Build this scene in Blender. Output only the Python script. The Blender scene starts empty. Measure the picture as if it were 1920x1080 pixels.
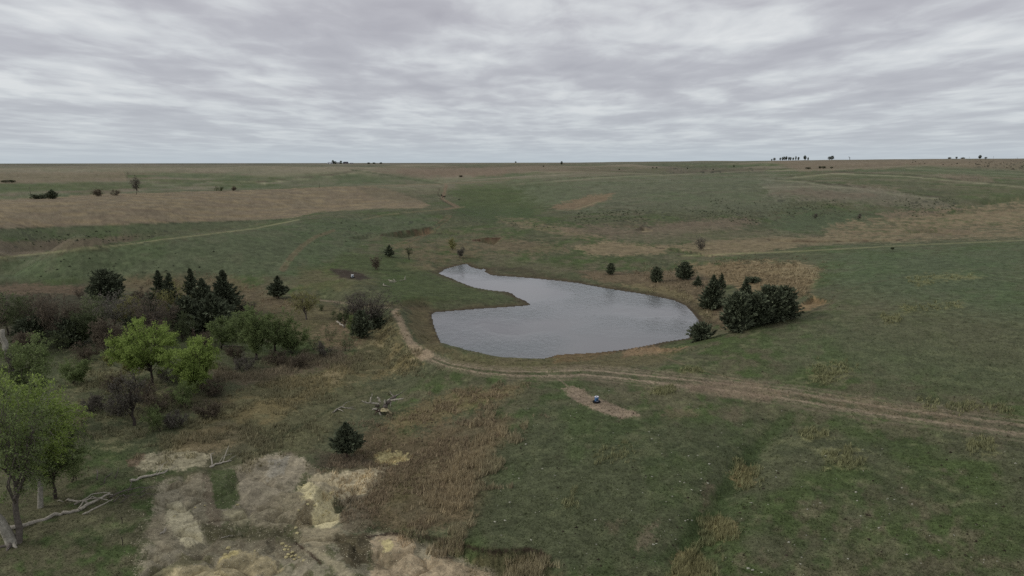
import bpy, math, random
import numpy as np
from mathutils import Vector, Matrix

S = bpy.context.scene
COL = S.collection
R = math.radians
rng = np.random.default_rng(7)
random.seed(7)

# ------------------------------------------------------------------ camera
CAM_H = 32.0
PITCH = R(10.49)
FPX = 1280.0                     # focal length in photo pixels (24 mm on a 36 mm sensor)
cam = bpy.data.cameras.new('camera')
cam.lens = 24.0; cam.sensor_width = 36.0
cam.clip_start = 0.5; cam.clip_end = 80000
camo = bpy.data.objects.new('camera', cam)
camo.location = (0, 0, CAM_H)
camo.rotation_euler = (math.pi/2 - PITCH, 0, 0)
COL.objects.link(camo); S.camera = camo

# ------------------------------------------------------------------ colour management
S.view_settings.view_transform = 'Standard'
S.view_settings.look = 'None'
S.view_settings.exposure = 0.0
S.view_settings.gamma = 1.0
S.view_settings.use_curve_mapping = False
S.render.engine = 'CYCLES'
S.cycles.use_denoising = False
S.cycles.max_bounces = 5
S.cycles.diffuse_bounces = 3
S.cycles.glossy_bounces = 2
S.cycles.transparent_max_bounces = 4
S.render.use_persistent_data = False

# ------------------------------------------------------------------ node helper
def nodes_of(tree):
    tree.nodes.clear()
    def N(t, **kw):
        n = tree.nodes.new(t)
        for k, v in kw.items():
            if k.startswith('_'):
                setattr(n, k[1:], v)
            else:
                n.inputs[k.replace('__', ' ')].default_value = v
        return n
    def L(a, b):
        tree.links.new(a, b)
    return N, L

def ramp(N, L, src, stops, interp='LINEAR'):
    n = N('ShaderNodeValToRGB')
    cr = n.color_ramp
    cr.interpolation = interp
    while len(cr.elements) < len(stops):
        cr.elements.new(0.5)
    for e, (p, c) in zip(cr.elements, stops):
        e.position = p
        e.color = (c[0], c[1], c[2], 1) if hasattr(c, '__len__') else (c, c, c, 1)
    L(src, n.inputs[0])
    return n.outputs[0]

# ------------------------------------------------------------------ world: overcast sky
SUN_EL, SUN_AZ = R(30), R(265)       # azimuth clockwise from +Y (view direction)
w = bpy.data.worlds.new('World'); S.world = w; w.use_nodes = True
N, L = nodes_of(w.node_tree)
sky = N('ShaderNodeTexSky', _sky_type='NISHITA', _sun_disc=False, _sun_elevation=SUN_EL, _sun_rotation=SUN_AZ)
bg1 = N('ShaderNodeBackground', Strength=0.07)
L(sky.outputs[0], bg1.inputs[0])
tc = N('ShaderNodeTexCoord')
sep = N('ShaderNodeSeparateXYZ'); L(tc.outputs['Generated'], sep.inputs[0])
def M(op, a, b=None, c=None):
    n = N('ShaderNodeMath', _operation=op)
    for i, v in enumerate((a, b, c)):
        if v is None: continue
        if isinstance(v, (int, float)): n.inputs[i].default_value = v
        else: L(v, n.inputs[i])
    return n.outputs[0]
dz = M('MAXIMUM', sep.outputs[2], 0.0)
den = M('ADD', dz, 0.045)
px = M('DIVIDE', sep.outputs[0], den)
py = M('DIVIDE', sep.outputs[1], den)
cmb = N('ShaderNodeCombineXYZ'); L(px, cmb.inputs[0]); L(py, cmb.inputs[1])
def wnoise(scale, detail, rough, off, dist=0.0, vec=None, sy=1.0):
    mp = N('ShaderNodeMapping'); mp.inputs['Location'].default_value = off
    mp.inputs['Scale'].default_value = (1.0, sy, 1.0)
    L(vec or cmb.outputs[0], mp.inputs[0])
    n = N('ShaderNodeTexNoise', Scale=scale, Detail=detail, Roughness=rough, Distortion=dist)
    L(mp.outputs[0], n.inputs['Vector'])
    return n.outputs['Fac']
n_big = wnoise(0.95, 3.5, 0.45, (27.3, -4.1, 0), 0.25, sy=0.56)
n_mid = wnoise(2.7, 6, 0.54, (11.0, 2.0, 0), 0.35, sy=0.62)
n_low = wnoise(0.22, 2.0, 0.5, (5.0, 1.0, 0), 0.0)
f = M('ADD', M('MULTIPLY', n_big, 0.54), M('MULTIPLY', n_mid, 0.31))
f = M('ADD', f, M('MULTIPLY', n_low, 0.15))
ccol = ramp(N, L, f, [(0.37, (0.432, 0.430, 0.475)), (0.455, (0.497, 0.498, 0.54)), (0.50, (0.572, 0.580, 0.615)),
                      (0.545, (0.66, 0.678, 0.702)), (0.61, (0.78, 0.795, 0.805))])
hz = ramp(N, L, sep.outputs[2], [(0.0, 0.95), (0.03, 0.55), (0.09, 0.2), (0.2, 0.0)])
mixh = N('ShaderNodeMix', _data_type='RGBA')
L(hz, mixh.inputs[0]); L(ccol, mixh.inputs[6]); mixh.inputs[7].default_value = (0.500, 0.565, 0.620, 1)
bg2 = N('ShaderNodeBackground', Strength=1.0)
L(mixh.outputs[2], bg2.inputs[0])
ms = N('ShaderNodeMixShader', Fac=0.93); L(bg1.outputs[0], ms.inputs[1]); L(bg2.outputs[0], ms.inputs[2])
wo = N('ShaderNodeOutputWorld'); L(ms.outputs[0], wo.inputs[0])

# ------------------------------------------------------------------ the one sun, veiled by cloud
sl = bpy.data.lights.new('sun', 'SUN'); sl.energy = 1.5; sl.angle = R(20); sl.color = (1.0, 0.965, 0.91)
so = bpy.data.objects.new('sun', sl)
sd_ = Vector((math.sin(SUN_AZ)*math.cos(SUN_EL), math.cos(SUN_AZ)*math.cos(SUN_EL), math.sin(SUN_EL)))
so.rotation_euler = sd_.to_track_quat('Z', 'Y').to_euler(); so.location = (0, -40, 120)
COL.objects.link(so)

# ------------------------------------------------------------------ numeric helpers
def _hash(ix, iy, seed):
    h = (ix.astype(np.int64)*374761393 + iy.astype(np.int64)*668265263 + seed*974634777) & 0xffffffff
    h = ((h ^ (h >> 13))*1274126177) & 0xffffffff
    h = h ^ (h >> 16)
    return (h & 0xffffff).astype(np.float32)/float(0xffffff)
def vnoise(x, y, seed=0):
    ix = np.floor(x); iy = np.floor(y)
    fx = (x-ix).astype(np.float32); fy = (y-iy).astype(np.float32)
    fx = fx*fx*(3-2*fx); fy = fy*fy*(3-2*fy)
    ix = ix.astype(np.int64); iy = iy.astype(np.int64)
    a = _hash(ix, iy, seed); b = _hash(ix+1, iy, seed); c = _hash(ix, iy+1, seed); d = _hash(ix+1, iy+1, seed)
    return (a*(1-fx)+b*fx)*(1-fy)+(c*(1-fx)+d*fx)*fy
def fbm(x, y, seed=0, oct=4, gain=0.5):
    s = 0; a = 1.0; t = 0
    for o in range(oct):
        ca, sa = math.cos(o*1.1), math.sin(o*1.1)
        s = s + a*vnoise((x*ca-y*sa)*2**o + 17.3*o, (x*sa+y*ca)*2**o + 5.1*o, seed+o); t += a; a *= gain
    return s/t          # 0..1
def sm(a, b, x):
    t = np.clip((x-a)/(b-a), 0, 1)
    return t*t*(3-2*t)
def poly_sd(X, Y, P):
    """signed distance to polygon, positive inside"""
    P = np.asarray(P, float)
    inside = np.zeros(X.shape, bool); d = np.full(X.shape, 1e9)
    n = len(P)
    for i in range(n):
        x0, y0 = P[i]; x1, y1 = P[(i+1) % n]
        ex, ey = x1-x0, y1-y0
        t = np.clip(((X-x0)*ex+(Y-y0)*ey)/(ex*ex+ey*ey+1e-12), 0, 1)
        d = np.minimum(d, (X-x0-t*ex)**2+(Y-y0-t*ey)**2)
        c = ((y0 > Y) != (y1 > Y))
        with np.errstate(divide='ignore', invalid='ignore'):
            xi = x0 + (Y-y0)*ex/(ey if ey != 0 else 1e-12)
        inside ^= c & (X < xi)
    d = np.sqrt(d)
    return np.where(inside, d, -d)
def line_d(X, Y, P):
    """distance to polyline, and side (+ right of direction), and running parameter"""
    P = np.asarray(P, float)
    d = np.full(X.shape, 1e9); side = np.zeros(X.shape); par = np.zeros(X.shape)
    for i in range(len(P)-1):
        x0, y0 = P[i]; x1, y1 = P[i+1]
        ex, ey = x1-x0, y1-y0
        t = np.clip(((X-x0)*ex+(Y-y0)*ey)/(ex*ex+ey*ey+1e-12), 0, 1)
        dd = (X-x0-t*ex)**2+(Y-y0-t*ey)**2
        m = dd < d
        d = np.where(m, dd, d)
        side = np.where(m, np.sign(ex*(Y-y0)-ey*(X-x0)), side)
        par = np.where(m, i+t, par)
    return np.sqrt(d), side, par/(len(P)-1)

# photo point -> sight line; the photo was surveyed from the camera position
cp, sp = math.cos(PITCH), math.sin(PITCH)
def ray(px, py):
    u = (np.asarray(px, float)-960)/FPX; v = (540-np.asarray(py, float))/FPX
    return u, cp+v*sp, -sp+v*cp
def on_level(px, py, z):
    dx, dy, dzv = ray(px, py)
    t = (z-CAM_H)/dzv
    return dx*t, dy*t

# ------------------------------------------------------------------ terrain heights
WZ = -3.0                       # pond level
A = []                          # (photo x, photo y, z)
def anc(*rows):
    for r_ in rows: A.append(r_)
anc((0,1080,-8),(300,1080,-5.5),(600,1080,-3.5),(900,1080,-1.2),(1200,1080,0),(1500,1080,1),(1920,1080,2.2))
anc((0,980,-9),(200,960,-8),(400,960,-6),(600,950,-4.2),(800,930,-2.2),(1000,900,-.4),(1300,900,1.0),(1600,900,1.8),(1920,900,3))
anc((0,850,-10),(200,850,-9),(400,850,-7.2),(550,850,-5.2),(700,830,-3.2),(850,800,-1.6))
anc((0,750,-10),(200,750,-10),(400,760,-9),(560,770,-6.6),(700,760,-3.6),(820,740,-1.6),(950,750,-0.6),(1118,750,.5),(1400,760,1.3),(1700,760,2.5),(1920,760,3.5))
anc((0,690,-10.5),(200,690,-10.5),(400,690,-10),(520,690,-9.2),(620,690,-7),(700,690,-4.6),(760,690,-1.9))
anc((735,580,-.4),(752,612,0),(772,648,0),(800,668,0),(850,688,0),(950,701,0),(1050,702,.2),(1200,712,.6),(1350,720,1.2),(1600,700,2.6),(1920,700,4.1))
anc((640,628,-8.8),(690,625,-5.2),(560,640,-9.6),(450,640,-9.6),(250,640,-10),(0,640,-10.5))
anc((0,600,-9.5),(200,600,-9),(400,600,-8),(520,600,-7.5),(620,590,-5.5),(690,590,-3))
anc((0,555,-5.5),(150,555,-5.5),(300,560,-5),(430,565,-4.2),(560,560,-3),(650,560,-1.6),(720,560,-.8))
anc((0,520,-1.5),(200,520,-2),(400,525,-2.2),(600,520,-1.4),(700,520,-1.0),(800,545,-1.6),(880,555,-2.2),(780,520,-1.8))
anc((1250,650,-1.4),(1250,690,.8),(1350,640,.8),(1450,600,1.6),(1350,590,-1.6),(1600,620,3.2),(1920,620,5.2))
anc((1150,515,-2.0),(1300,530,-1.4),(1400,540,-.6),(1500,550,1.8),(1000,505,-2.0),(900,485,-2.0),(830,480,-1.6),(700,480,0))
anc((0,484,1.2),(150,468,1.6),(300,450,2),(450,430,2.8),(560,411,3.6),(700,396,4.2),(840,391,4.0))
anc((1150,485,-.8),(1300,490,-.4),(1450,500,1.6),(1600,490,4.0),(1750,470,5.4),(1920,456,6.4))
anc((600,470,1),(700,440,1),(800,440,.4),(900,450,0),(1000,440,1),(1100,450,.5),(1250,445,1),(1400,455,.8))
anc((900,400,0.5),(1000,410,1.5),(1100,400,3),(1250,400,4),(1400,400,4),(1550,420,1.5),(1700,420,2),(1920,415,3.5))
anc((950,375,1),(1050,360,6),(1200,360,9),(1400,365,9),(1600,370,9),(1800,380,7))
B = []                          # (photo x, photo y, distance)
def brow(dist, ys):
    for x_, y_ in zip((-40, 300, 640, 960, 1280, 1600, 1960), ys):
        if y_ is not None: B.append((x_, y_, dist))
B += [(0,424,395),(250,418,420),(480,412,445),(650,396,470)]        # foot of the brown field
B += [(0,378,590),(250,362,690),(480,355,760),(640,350,830),(760,350,850),(860,343,880),(960,338,900)]   # its crest
B += [(1160,328,930),(1300,326,950),(1480,319,1150),(1700,312,1400),(1920,330,800)]
brow(1500, (330,329,326,324,322,318,315))
brow(2600, (318,317,315,312,309,306,303))
brow(4200, (312,310,308.2,306,303,300,297))
brow(6500, (312.5,311,309,307,304.5,302,299))
pts = []
for x_, y_, z_ in A:
    wx, wy = on_level(x_, y_, z_); pts.append((wx, wy, z_))
for x_, y_, d_ in B:
    dx, dy, dzv = ray(x_, y_); h = math.hypot(dx, dy); t = d_/h
    pts.append((dx*t, dy*t, CAM_H+dzv*t))
# valleys hidden behind the near ridges
for x_, y_, d_, dr in [(0,484,235,-7),(150,468,255,-7),(300,450,285,-6),(450,430,330,-5),(60,378,690,-9),(300,362,820,-10),(560,352,960,-11),(860,343,1050,-10)]:
    dx, dy, dzv = ray(x_, y_); h = math.hypot(dx, dy); t = d_*1.12/h
    pts.append((dx*t, dy*t, CAM_H+dzv*t+dr))
for a_ in (-0.95, -0.6, -0.3, 0, 0.3, 0.6, 0.95):
    pts.append((28*math.sin(a_), 28*math.cos(a_), -5 if a_ < 0 else -1+2*a_))
pts = np.array(pts)
def logpolar(x, y):
    r = np.hypot(x, y); a = np.arctan2(x, y)
    return np.clip(a, -0.8, 0.8)*2.4, np.log(np.clip(r, 26, 7500))
U_, V_ = logpolar(pts[:, 0], pts[:, 1])
def tps(d2):
    return np.where(d2 > 1e-12, 0.5*d2*np.log(np.maximum(d2, 1e-12)), 0)
K = tps((U_[:, None]-U_[None])**2+(V_[:, None]-V_[None])**2)
n_ = len(pts)
P_ = np.c_[np.ones(n_), U_, V_]
Am = np.zeros((n_+3, n_+3)); Am[:n_, :n_] = K+np.eye(n_)*1e-4; Am[:n_, n_:] = P_; Am[n_:, :n_] = P_.T
sol = np.linalg.solve(Am, np.r_[pts[:, 2], 0, 0, 0])
def base_height(x, y):
    u, v = logpolar(x, y)
    out = sol[n_]+sol[n_+1]*u+sol[n_+2]*v
    for i in range(n_):
        out = out + sol[i]*tps((u-U_[i])**2+(v-V_[i])**2)
    r = np.hypot(x, y)
    amp = np.interp(r, [0, 330, 600, 1000, 1500, 2200, 3600, 4200, 60000], [0, 0, 3.5, 10.0, 13.0, 14.0, 8.0, 0.0, 0.0])
    und = (fbm(x/330+3, y/420+1, 11, 4, 0.45)-0.5)*2
    rid = 1-np.abs(fbm(x/520+9, y/620, 31, 3, 0.5)-0.5)*4
    return out + amp*(und*1.1+rid*0.45-0.2) - 0.0*r

# radial ground sheet: fine where the country is seen, coarse elsewhere, out to the horizon
tan_f = np.linspace(-0.84, 0.84, 980)
az_f = np.arctan(tan_f)
az = np.r_[az_f, np.linspace(az_f[-1], 2*math.pi+az_f[0], 70)[1:-1]]
rs = [3.0, 8, 14, 20, 26, 31, 35, 38, 40.5]
while rs[-1] < 9000:
    r_ = rs[-1]
    pxm = (r_*r_+CAM_H**2)/(CAM_H*683.0)*0.85*(0.66 if r_ < 78 else 0.9 if r_ < 140 else 0.68 if r_ < 900 else 1.0)
    rs.append(r_+min(pxm, 0.021*r_+0.5))
rs += [11000, 15000, 22000, 34000, 52000]
rs = np.array(rs)
NA, NR = len(az), len(rs)
AZ, RR = np.meshgrid(az, rs)
X = RR*np.sin(AZ); Y = RR*np.cos(AZ)
azw = np.where(AZ > math.pi, AZ-2*math.pi, AZ)
Z = base_height(X, Y)
Z = np.where(RR > 7500, Z - (RR-7500)**2/1.27e7*0.6, Z)      # the earth falls away

def grid_height(x, y, G=None):
    G = Z if G is None else G
    r = np.hypot(x, y); a = np.arctan2(x, y); a = np.where(a < az[0], a+2*math.pi, a)
    j = np.clip(np.searchsorted(az, a)-1, 0, NA-2); i = np.clip(np.searchsorted(rs, r)-1, 0, NR-2)
    fa = np.clip((a-az[j])/(az[j+1]-az[j]), 0, 1); fr = np.clip((r-rs[i])/(rs[i+1]-rs[i]), 0, 1)
    return (G[i, j]*(1-fa)+G[i, j+1]*fa)*(1-fr)+(G[i+1, j]*(1-fa)+G[i+1, j+1]*fa)*fr
_T = np.geomspace(36, 9000, 1500)
def hit(px, py):
    """where the sight line through a photo point first meets the ground"""
    px = np.atleast_1d(np.asarray(px, float)); py = np.atleast_1d(np.asarray(py, float))
    out = np.zeros((len(px), 3))
    for s in range(0, len(px), 4000):
        dx, dy, dzv = ray(px[s:s+4000], py[s:s+4000])
        h = np.hypot(dx, dy); t = _T[None]/h[:, None]
        gx, gy = dx[:, None]*t, dy[:, None]*t
        g = CAM_H+dzv[:, None]*t - grid_height(gx, gy)
        below = g < 0
        k = np.where(below.any(1), below.argmax(1), len(_T)-1); k = np.maximum(k, 1)
        ii = np.arange(len(k)); g0, g1 = g[ii, k-1], g[ii, k]
        f = np.clip(g0/(g0-g1+1e-12), 0, 1)
        tt = t[ii, k-1]*(1-f)+t[ii, k]*f
        x_, y_ = dx*tt, dy*tt
        out[s:s+4000] = np.c_[x_, y_, grid_height(x_, y_)]
    return out
def H1(x, y):
    return float(grid_height(np.array([x]), np.array([y]))[0])

# ---- pond basin
POND_PX = [(823,513),(835,505),(860,498),(874,495),(884,501),(893,504),(903,506),(908,504),(911,506),(908,509),(916,514),(926,517),(960,519),(1000,522),(1050,527),(1085,531),(1115,537),(1150,543),(1190,549),(1230,556),(1262,563),(1285,573),(1300,588),(1308,598),(1311,606),(1306,622),(1290,634),(1250,640),(1215,647),(1200,650),(1165,656),(1120,661),(1080,663),(1045,665),(1025,671),(1000,674),(965,674),(935,671),(905,665),(901,661),(880,657),(860,656),(838,656),(828,645),(820,628),(812,605),(810,590),(815,586),(850,583),(900,579),(950,576),(988,573),(995,571),(985,564),(968,557),(960,550),(950,547),(920,544),(890,539),(865,530),(845,521)]
_p = np.array(POND_PX, float); _px, _py = on_level(_p[:, 0], _p[:, 1], WZ)
POND = np.c_[_px, _py]
near = (RR < 330) & (np.abs(azw) < 0.9)
sdp = np.full(X.shape, -500.0)
sdp[near] = poly_sd(X[near], Y[near], POND)
wob = (fbm(X/1.6, Y/1.6, 71, 3)-0.5)*0.9
out_d = -sdp + wob*np.exp(-np.abs(sdp)/2)
out_d = out_d - 0.5
t_ = sm(1.2, 10.5, out_d)
shore = WZ + 0.05*out_d + 0.20*sm(0.1, 1.6, out_d)*fbm(X/7, Y/7, 73, 2)*2.2*0.8
Zo = shore*(1-t_) + np.maximum(Z, WZ+0.35-1.2*np.maximum(out_d-10, 0))*t_
Zi = WZ - np.minimum(0.28*-out_d, 2.5)
Z = np.where(out_d > 0, np.where(near, np.where(out_d < 40, Zo, Z), Z), Zi)

# ---- carved and heaped details, laid along surveyed lines
def wpts(P):
    h = hit([p[0] for p in P], [p[1] for p in P]); return h[:, :2]
def local(P, pad):
    lo = P.min(0)-pad; hi = P.max(0)+pad
    return (X > lo[0]) & (X < hi[0]) & (Y > lo[1]) & (Y < hi[1])
def trench(P, depth, width, rough=0.5):
    global Z
    W = wpts(P); m = local(W, width*3)
    d, s, t = line_d(X[m], Y[m], W)
    d = d + (fbm(X[m]/(width*1.5), Y[m]/(width*1.5), 5, 3)-0.5)*width*rough
    Z[m] -= depth*np.exp(-(np.maximum(d, 0)/width)**2)*np.clip(np.minimum(t, 1-t)*8+0.15, 0, 1)
def scarp(P, height, width, fall):
    """a cut bank: ground drops sharply on the left of the line, then climbs back over 'fall' metres"""
    global Z
    W = wpts(P); m = local(W, fall*1.5)
    d, s, t = line_d(X[m], Y[m], W)
    sd = d*np.where(s == 0, 1, s) + (fbm(X[m]/(width*2.5), Y[m]/(width*2.5), 6, 3)-0.5)*width*2.4
    k = sm(-width, width, sd)*np.exp(-np.maximum(sd, 0)/fall)
    Z[m] -= height*k*np.clip(np.minimum(t, 1-t)*7, 0, 1)
def heap(px_, py_, h, rx, ry, rot=0.0, sharp=1.3, seed=0, rough=0.35):
    """spoil heap; returns its footprint weight"""
    global Z
    cx, cy = wpts([(px_, py_)])[0]
    m = (np.abs(X-cx) < 2.2*max(rx, ry)) & (np.abs(Y-cy) < 2.2*max(rx, ry))
    dx, dy = X[m]-cx, Y[m]-cy
    c, s = math.cos(rot), math.sin(rot)
    a = (dx*c+dy*s)/rx; b = (-dx*s+dy*c)/ry
    q = np.sqrt(a*a+b*b) + (fbm(X[m]/2.2, Y[m]/2.2, 90+seed, 4)-0.5)*rough
    k = np.clip(1-q, 0, 1)**sharp
    gul = np.abs(fbm(X[m]/1.1, Y[m]/1.1, 40+seed, 3)-0.5)*2
    Z[m] += h*(k + (k > 0)*k*(1-k)*(gul-0.3)*1.1)
    W = np.zeros(X.shape); W[m] = k
    return W

# banks, gullies
trench([(1475,780),(1430,830),(1395,870),(1360,920),(1335,965),(1310,1020),(1290,1078)], 1.1, 1.8)
trench([(1440,449),(1520,452),(1600,451),(1690,450)], 2.0, 3.0)
trench([(1250,468),(1300,474),(1340,481)], 0.8, 1.5)
trench([(1700,436),(1745,432),(1790,436),(1810,440)], 2.0, 4.0)
trench([(1940,368),(1870,375),(1830,382)], 3.0, 5.0)
scarp([(1026,1046),(1010,1033),(985,1030),(930,1034),(890,1028),(850,1016),(800,1006),(760,1003),(700,1004)], 1.9, 0.35, 5)
scarp([(808,427),(785,431),(755,434),(715,441)], 2.6, 0.8, 16)
scarp([(692,441),(655,446)], 1.2, 0.6, 8)
scarp([(940,447),(915,447),(890,451)], 2.8, 0.8, 14)
scarp([(1566,565),(1545,561),(1524,554),(1500,572)], 1.2, 0.5, 6)
scarp([(1225,432),(1205,427),(1195,432)], 2.4, 0.8, 8)
scarp([(1290,646),(1255,653),(1215,651)], 0.5, 0.3, 4)
scarp([(1320,645),(1290,655),(1240,660)], 0.4, 0.3, 4)
scarp([(905,662),(890,656),(865,655)], 0.35, 0.3, 4)
# spoil heaps at the bottom left, one footprint each
HEAPS = [
 ('pale dirt mound, low and rounded, beside the fallen branches', heap(330, 872, 1.5, 5.6, 3.6, 0.1, 0.8, 1)),
 ('long pale dirt mound with a sharp ridge, nearest the big fallen log', heap(345, 968, 2.4, 3.6, 7.0, 0.25, 1.0, 2)),
 ('tall yellowish dirt mound with a steep crest, in front of the lone cedar', np.maximum(heap(592, 965, 3.6, 3.6, 6.4, -0.2, 1.0, 3), heap(505, 935, 1.9, 4.8, 5.4, 0.2, 0.9, 4))),
 ('broad yellow dirt mound at the bottom edge of the picture', heap(450, 1068, 1.6, 4.4, 3.0, 0.2, 0.9, 5)),
]
trench([(640,1078),(590,1048),(560,1020),(545,1000)], 0.5, 0.7)
# small relief everywhere near
nr = RR < 420
Z[nr] += ((fbm(X[nr]/5.0, Y[nr]/5.0, 51, 4)-0.5)*0.45*sm(2, 9, np.abs(sdp[nr])) + (fbm(X[nr]/0.8, Y[nr]/0.8, 55, 3)-0.5)*0.10)*np.where(sdp[nr] > 0, 0, 1)

Z = np.where((sdp < 0) & (RR < 330) & (Z < WZ+.06), WZ+.06, Z)      # no stray puddles outside the pond
# ------------------------------------------------------------------ ground cover, as albedo per vertex, with some painted shading
dy_ = Y; dzv_ = Z-CAM_H
depth = np.maximum(dy_*cp - dzv_*sp, 1.0)
PXX = 960+FPX*X/depth
PYY = 540-FPX*(dy_*sp+dzv_*cp)/depth
front = (dy_*cp-dzv_*sp) > 12
PXX = np.where(front, PXX, -9999); PYY = np.where(front, PYY, 5000)
Z_bare = poly_sd(PXX, PYY, np.array([(260,1100),(270,1010),(290,930),(310,890),(400,872),(520,852),(600,880),(715,885),(670,950),(655,1000),(780,1012),(925,1090)], float))
_k = sm(-10, 25, Z_bare)*(RR < 130)
Z = Z + _k*((fbm(X/3.0+5, Y/3.0, 81, 4, .42)-.5)*1.4 - np.clip(.10-np.abs(fbm(X/4.2, Y/3.2, 83, 3, .4)-.5), 0, .10)*7.0)
LA = azw*2.0; LR = np.log(np.maximum(RR, 3))
def lin(r, g, b):          # photo tone under this sky -> albedo
    f_ = lambda c: ((c/255+0.055)/1.055)**2.4 if c/255 > 0.04045 else c/255/12.92
    return np.array([f_(r), f_(g), f_(b)])/0.80
GREEN = lin(75,77,57); GREEN2 = lin(67,78,47); GREEN3 = lin(62,69,48); OLIVE = lin(88,83,66); PALEG = lin(98,98,72)
FARG = lin(82,90,66); FARO = lin(108,102,86); TAN = lin(114,102,80); TAN2 = lin(128,117,90); RED = lin(92,82,68); REDD = lin(80,68,56)
SOIL = lin(120,108,92); SAND = lin(150,144,122); YEL = lin(164,150,108); DARK = lin(50,43,36); FIELD = lin(108,98,80); MUD = lin(74,62,52)
GRAY = lin(108,104,90)
C = np.zeros(X.shape+(3,))
def nz(kx, ky, seed, oct=4, gain=.55):        # streaky noise whose grain grows with distance
    return fbm(LA*kx, LR*ky, seed, oct, gain)
n1 = nz(9, 9, 1); n2 = nz(30, 34, 2); n3 = nz(90, 110, 3, 3); n4 = nz(260, 260, 4, 3)
m1 = fbm(X/22, Y/22, 5, 4); m2 = fbm(X/5, Y/5, 6, 4); m3 = fbm(X/1.3, Y/1.3, 7, 3); m4 = fbm(X/0.35, Y/0.35, 8, 2)
white = rng.random(X.shape).astype(np.float32)
_ws = white-.5; _w5 = sum(np.roll(_ws, q, 1) for q in range(-2, 3))/5**.5
white = np.where(RR > 135, _w5, _ws).astype(np.float32)+.5
def lerp(mask, col, sc=None):
    global C
    col = np.asarray(col)
    mk = np.clip(mask, 0, 1)[..., None]
    C = C*(1-mk)+col*mk
C[:] = GREEN
lerp(sm(.42, .62, n1*.5+m1*.5), GREEN2)
lerp(sm(.50, .64, n2*.45+m1*.55)*0.75, OLIVE)
lerp(sm(.50, .66, m2)*0.35, GREEN3)
lerp(sm(.56, .72, m2*.5+m3*.5)*0.45, PALEG)
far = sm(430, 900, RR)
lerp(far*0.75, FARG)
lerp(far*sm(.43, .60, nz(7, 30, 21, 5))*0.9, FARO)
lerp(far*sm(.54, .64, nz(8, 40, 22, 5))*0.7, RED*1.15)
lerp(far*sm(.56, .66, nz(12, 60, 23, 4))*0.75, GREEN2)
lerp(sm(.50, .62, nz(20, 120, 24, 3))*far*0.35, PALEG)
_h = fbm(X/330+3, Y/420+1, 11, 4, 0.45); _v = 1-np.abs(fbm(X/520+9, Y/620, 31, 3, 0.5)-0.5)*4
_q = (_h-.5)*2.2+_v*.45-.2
lerp(far*sm(.05, -.30, _q)*.75, lin(62,76,50)); lerp(far*sm(.22, .48, _q)*.7, lin(116,110,92))  # green draws, dry crests; dark and pale painted in where flat light hides relief
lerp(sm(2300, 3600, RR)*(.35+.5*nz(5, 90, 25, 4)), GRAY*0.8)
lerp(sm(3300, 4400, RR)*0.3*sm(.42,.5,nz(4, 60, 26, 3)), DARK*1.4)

def reg(P, soft=4, rag=8, n=None, edge=None):
    """weight of a surveyed patch, with a ragged edge"""
    Q = np.asarray(P, float); lo = Q.min(0)-soft*3-rag*4; hi = Q.max(0)+soft*3+rag*4
    m = (PXX > lo[0]) & (PXX < hi[0]) & (PYY > lo[1]) & (PYY < hi[1])
    W = np.zeros(X.shape)
    kx, ky = 1.0, 1.9
    d = poly_sd(PXX[m]*kx, PYY[m]*ky, Q*[kx, ky])
    soft = soft*1.7
    d = d + (n2[m]*.3+n3[m]*.4+n4[m]*.3-.5)*rag*7.0 + (white[m]-.5)*soft*1.2
    W[m] = sm(-soft, soft, d)
    return W
def strip(P, w0, w1=None, rag=0.5, soft=0.6, off=0.0, brk=0.0):
    """weight of a line of given width (photo pixels at either end)"""
    w1 = w0 if w1 is None else w1
    Q = np.asarray(P, float); pad = max(w0, w1)*3+6+abs(off)*2
    lo = Q.min(0)-pad; hi = Q.max(0)+pad
    m = (PXX > lo[0]) & (PXX < hi[0]) & (PYY > lo[1]) & (PYY < hi[1])
    W = np.zeros(X.shape)
    ky = 1.7
    d, s, t = line_d(PXX[m], PYY[m]*ky, Q*[1, ky])
    ww = (w0+(w1-w0)*t)/2
    d = np.abs(d*s-off*(ww))  if off else d
    d = d + (n3[m]*.5+m3[m]*.5-.5)*rag*ww*3
    if off: ww = ww*.17+.75
    k = 1-sm(ww*(1-soft), ww*(1+soft), d + (white[m]-.5)*ww*.6)
    if brk: k = k*np.clip(1-brk+brk*2*sm(.35, .65, n3[m]*.5+m2[m]*.5), 0, 1)
    W[m] = k
    return W
patchy = lambda a, b, q=None: sm(a, b, (n3*.4+m2*.35+m3*.25) if q is None else q)

# ---- far country
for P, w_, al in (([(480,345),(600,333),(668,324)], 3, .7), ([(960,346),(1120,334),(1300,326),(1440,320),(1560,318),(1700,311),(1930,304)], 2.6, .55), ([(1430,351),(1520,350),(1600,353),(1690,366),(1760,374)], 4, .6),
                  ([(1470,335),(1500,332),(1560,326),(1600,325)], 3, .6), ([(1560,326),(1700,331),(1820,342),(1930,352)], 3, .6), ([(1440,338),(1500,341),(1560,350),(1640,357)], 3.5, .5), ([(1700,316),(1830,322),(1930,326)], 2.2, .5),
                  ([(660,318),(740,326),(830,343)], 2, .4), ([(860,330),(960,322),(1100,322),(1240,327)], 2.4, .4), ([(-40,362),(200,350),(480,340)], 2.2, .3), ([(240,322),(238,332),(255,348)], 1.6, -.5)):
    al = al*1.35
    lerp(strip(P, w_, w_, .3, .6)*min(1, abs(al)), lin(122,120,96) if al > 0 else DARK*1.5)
    if al > 0: lerp(strip([(q[0], q[1]+w_*1.6) for q in P], w_*1.6, w_*1.6, .5, .7)*al*.35, GREEN2); lerp(strip([(q[0], q[1]-w_*1.2) for q in P], w_*1.2, w_*1.2, .4, .7)*al*.5, DARK*1.5)  # pale dry crest, dark back: the fold's relief painted in colour, light being flat
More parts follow.
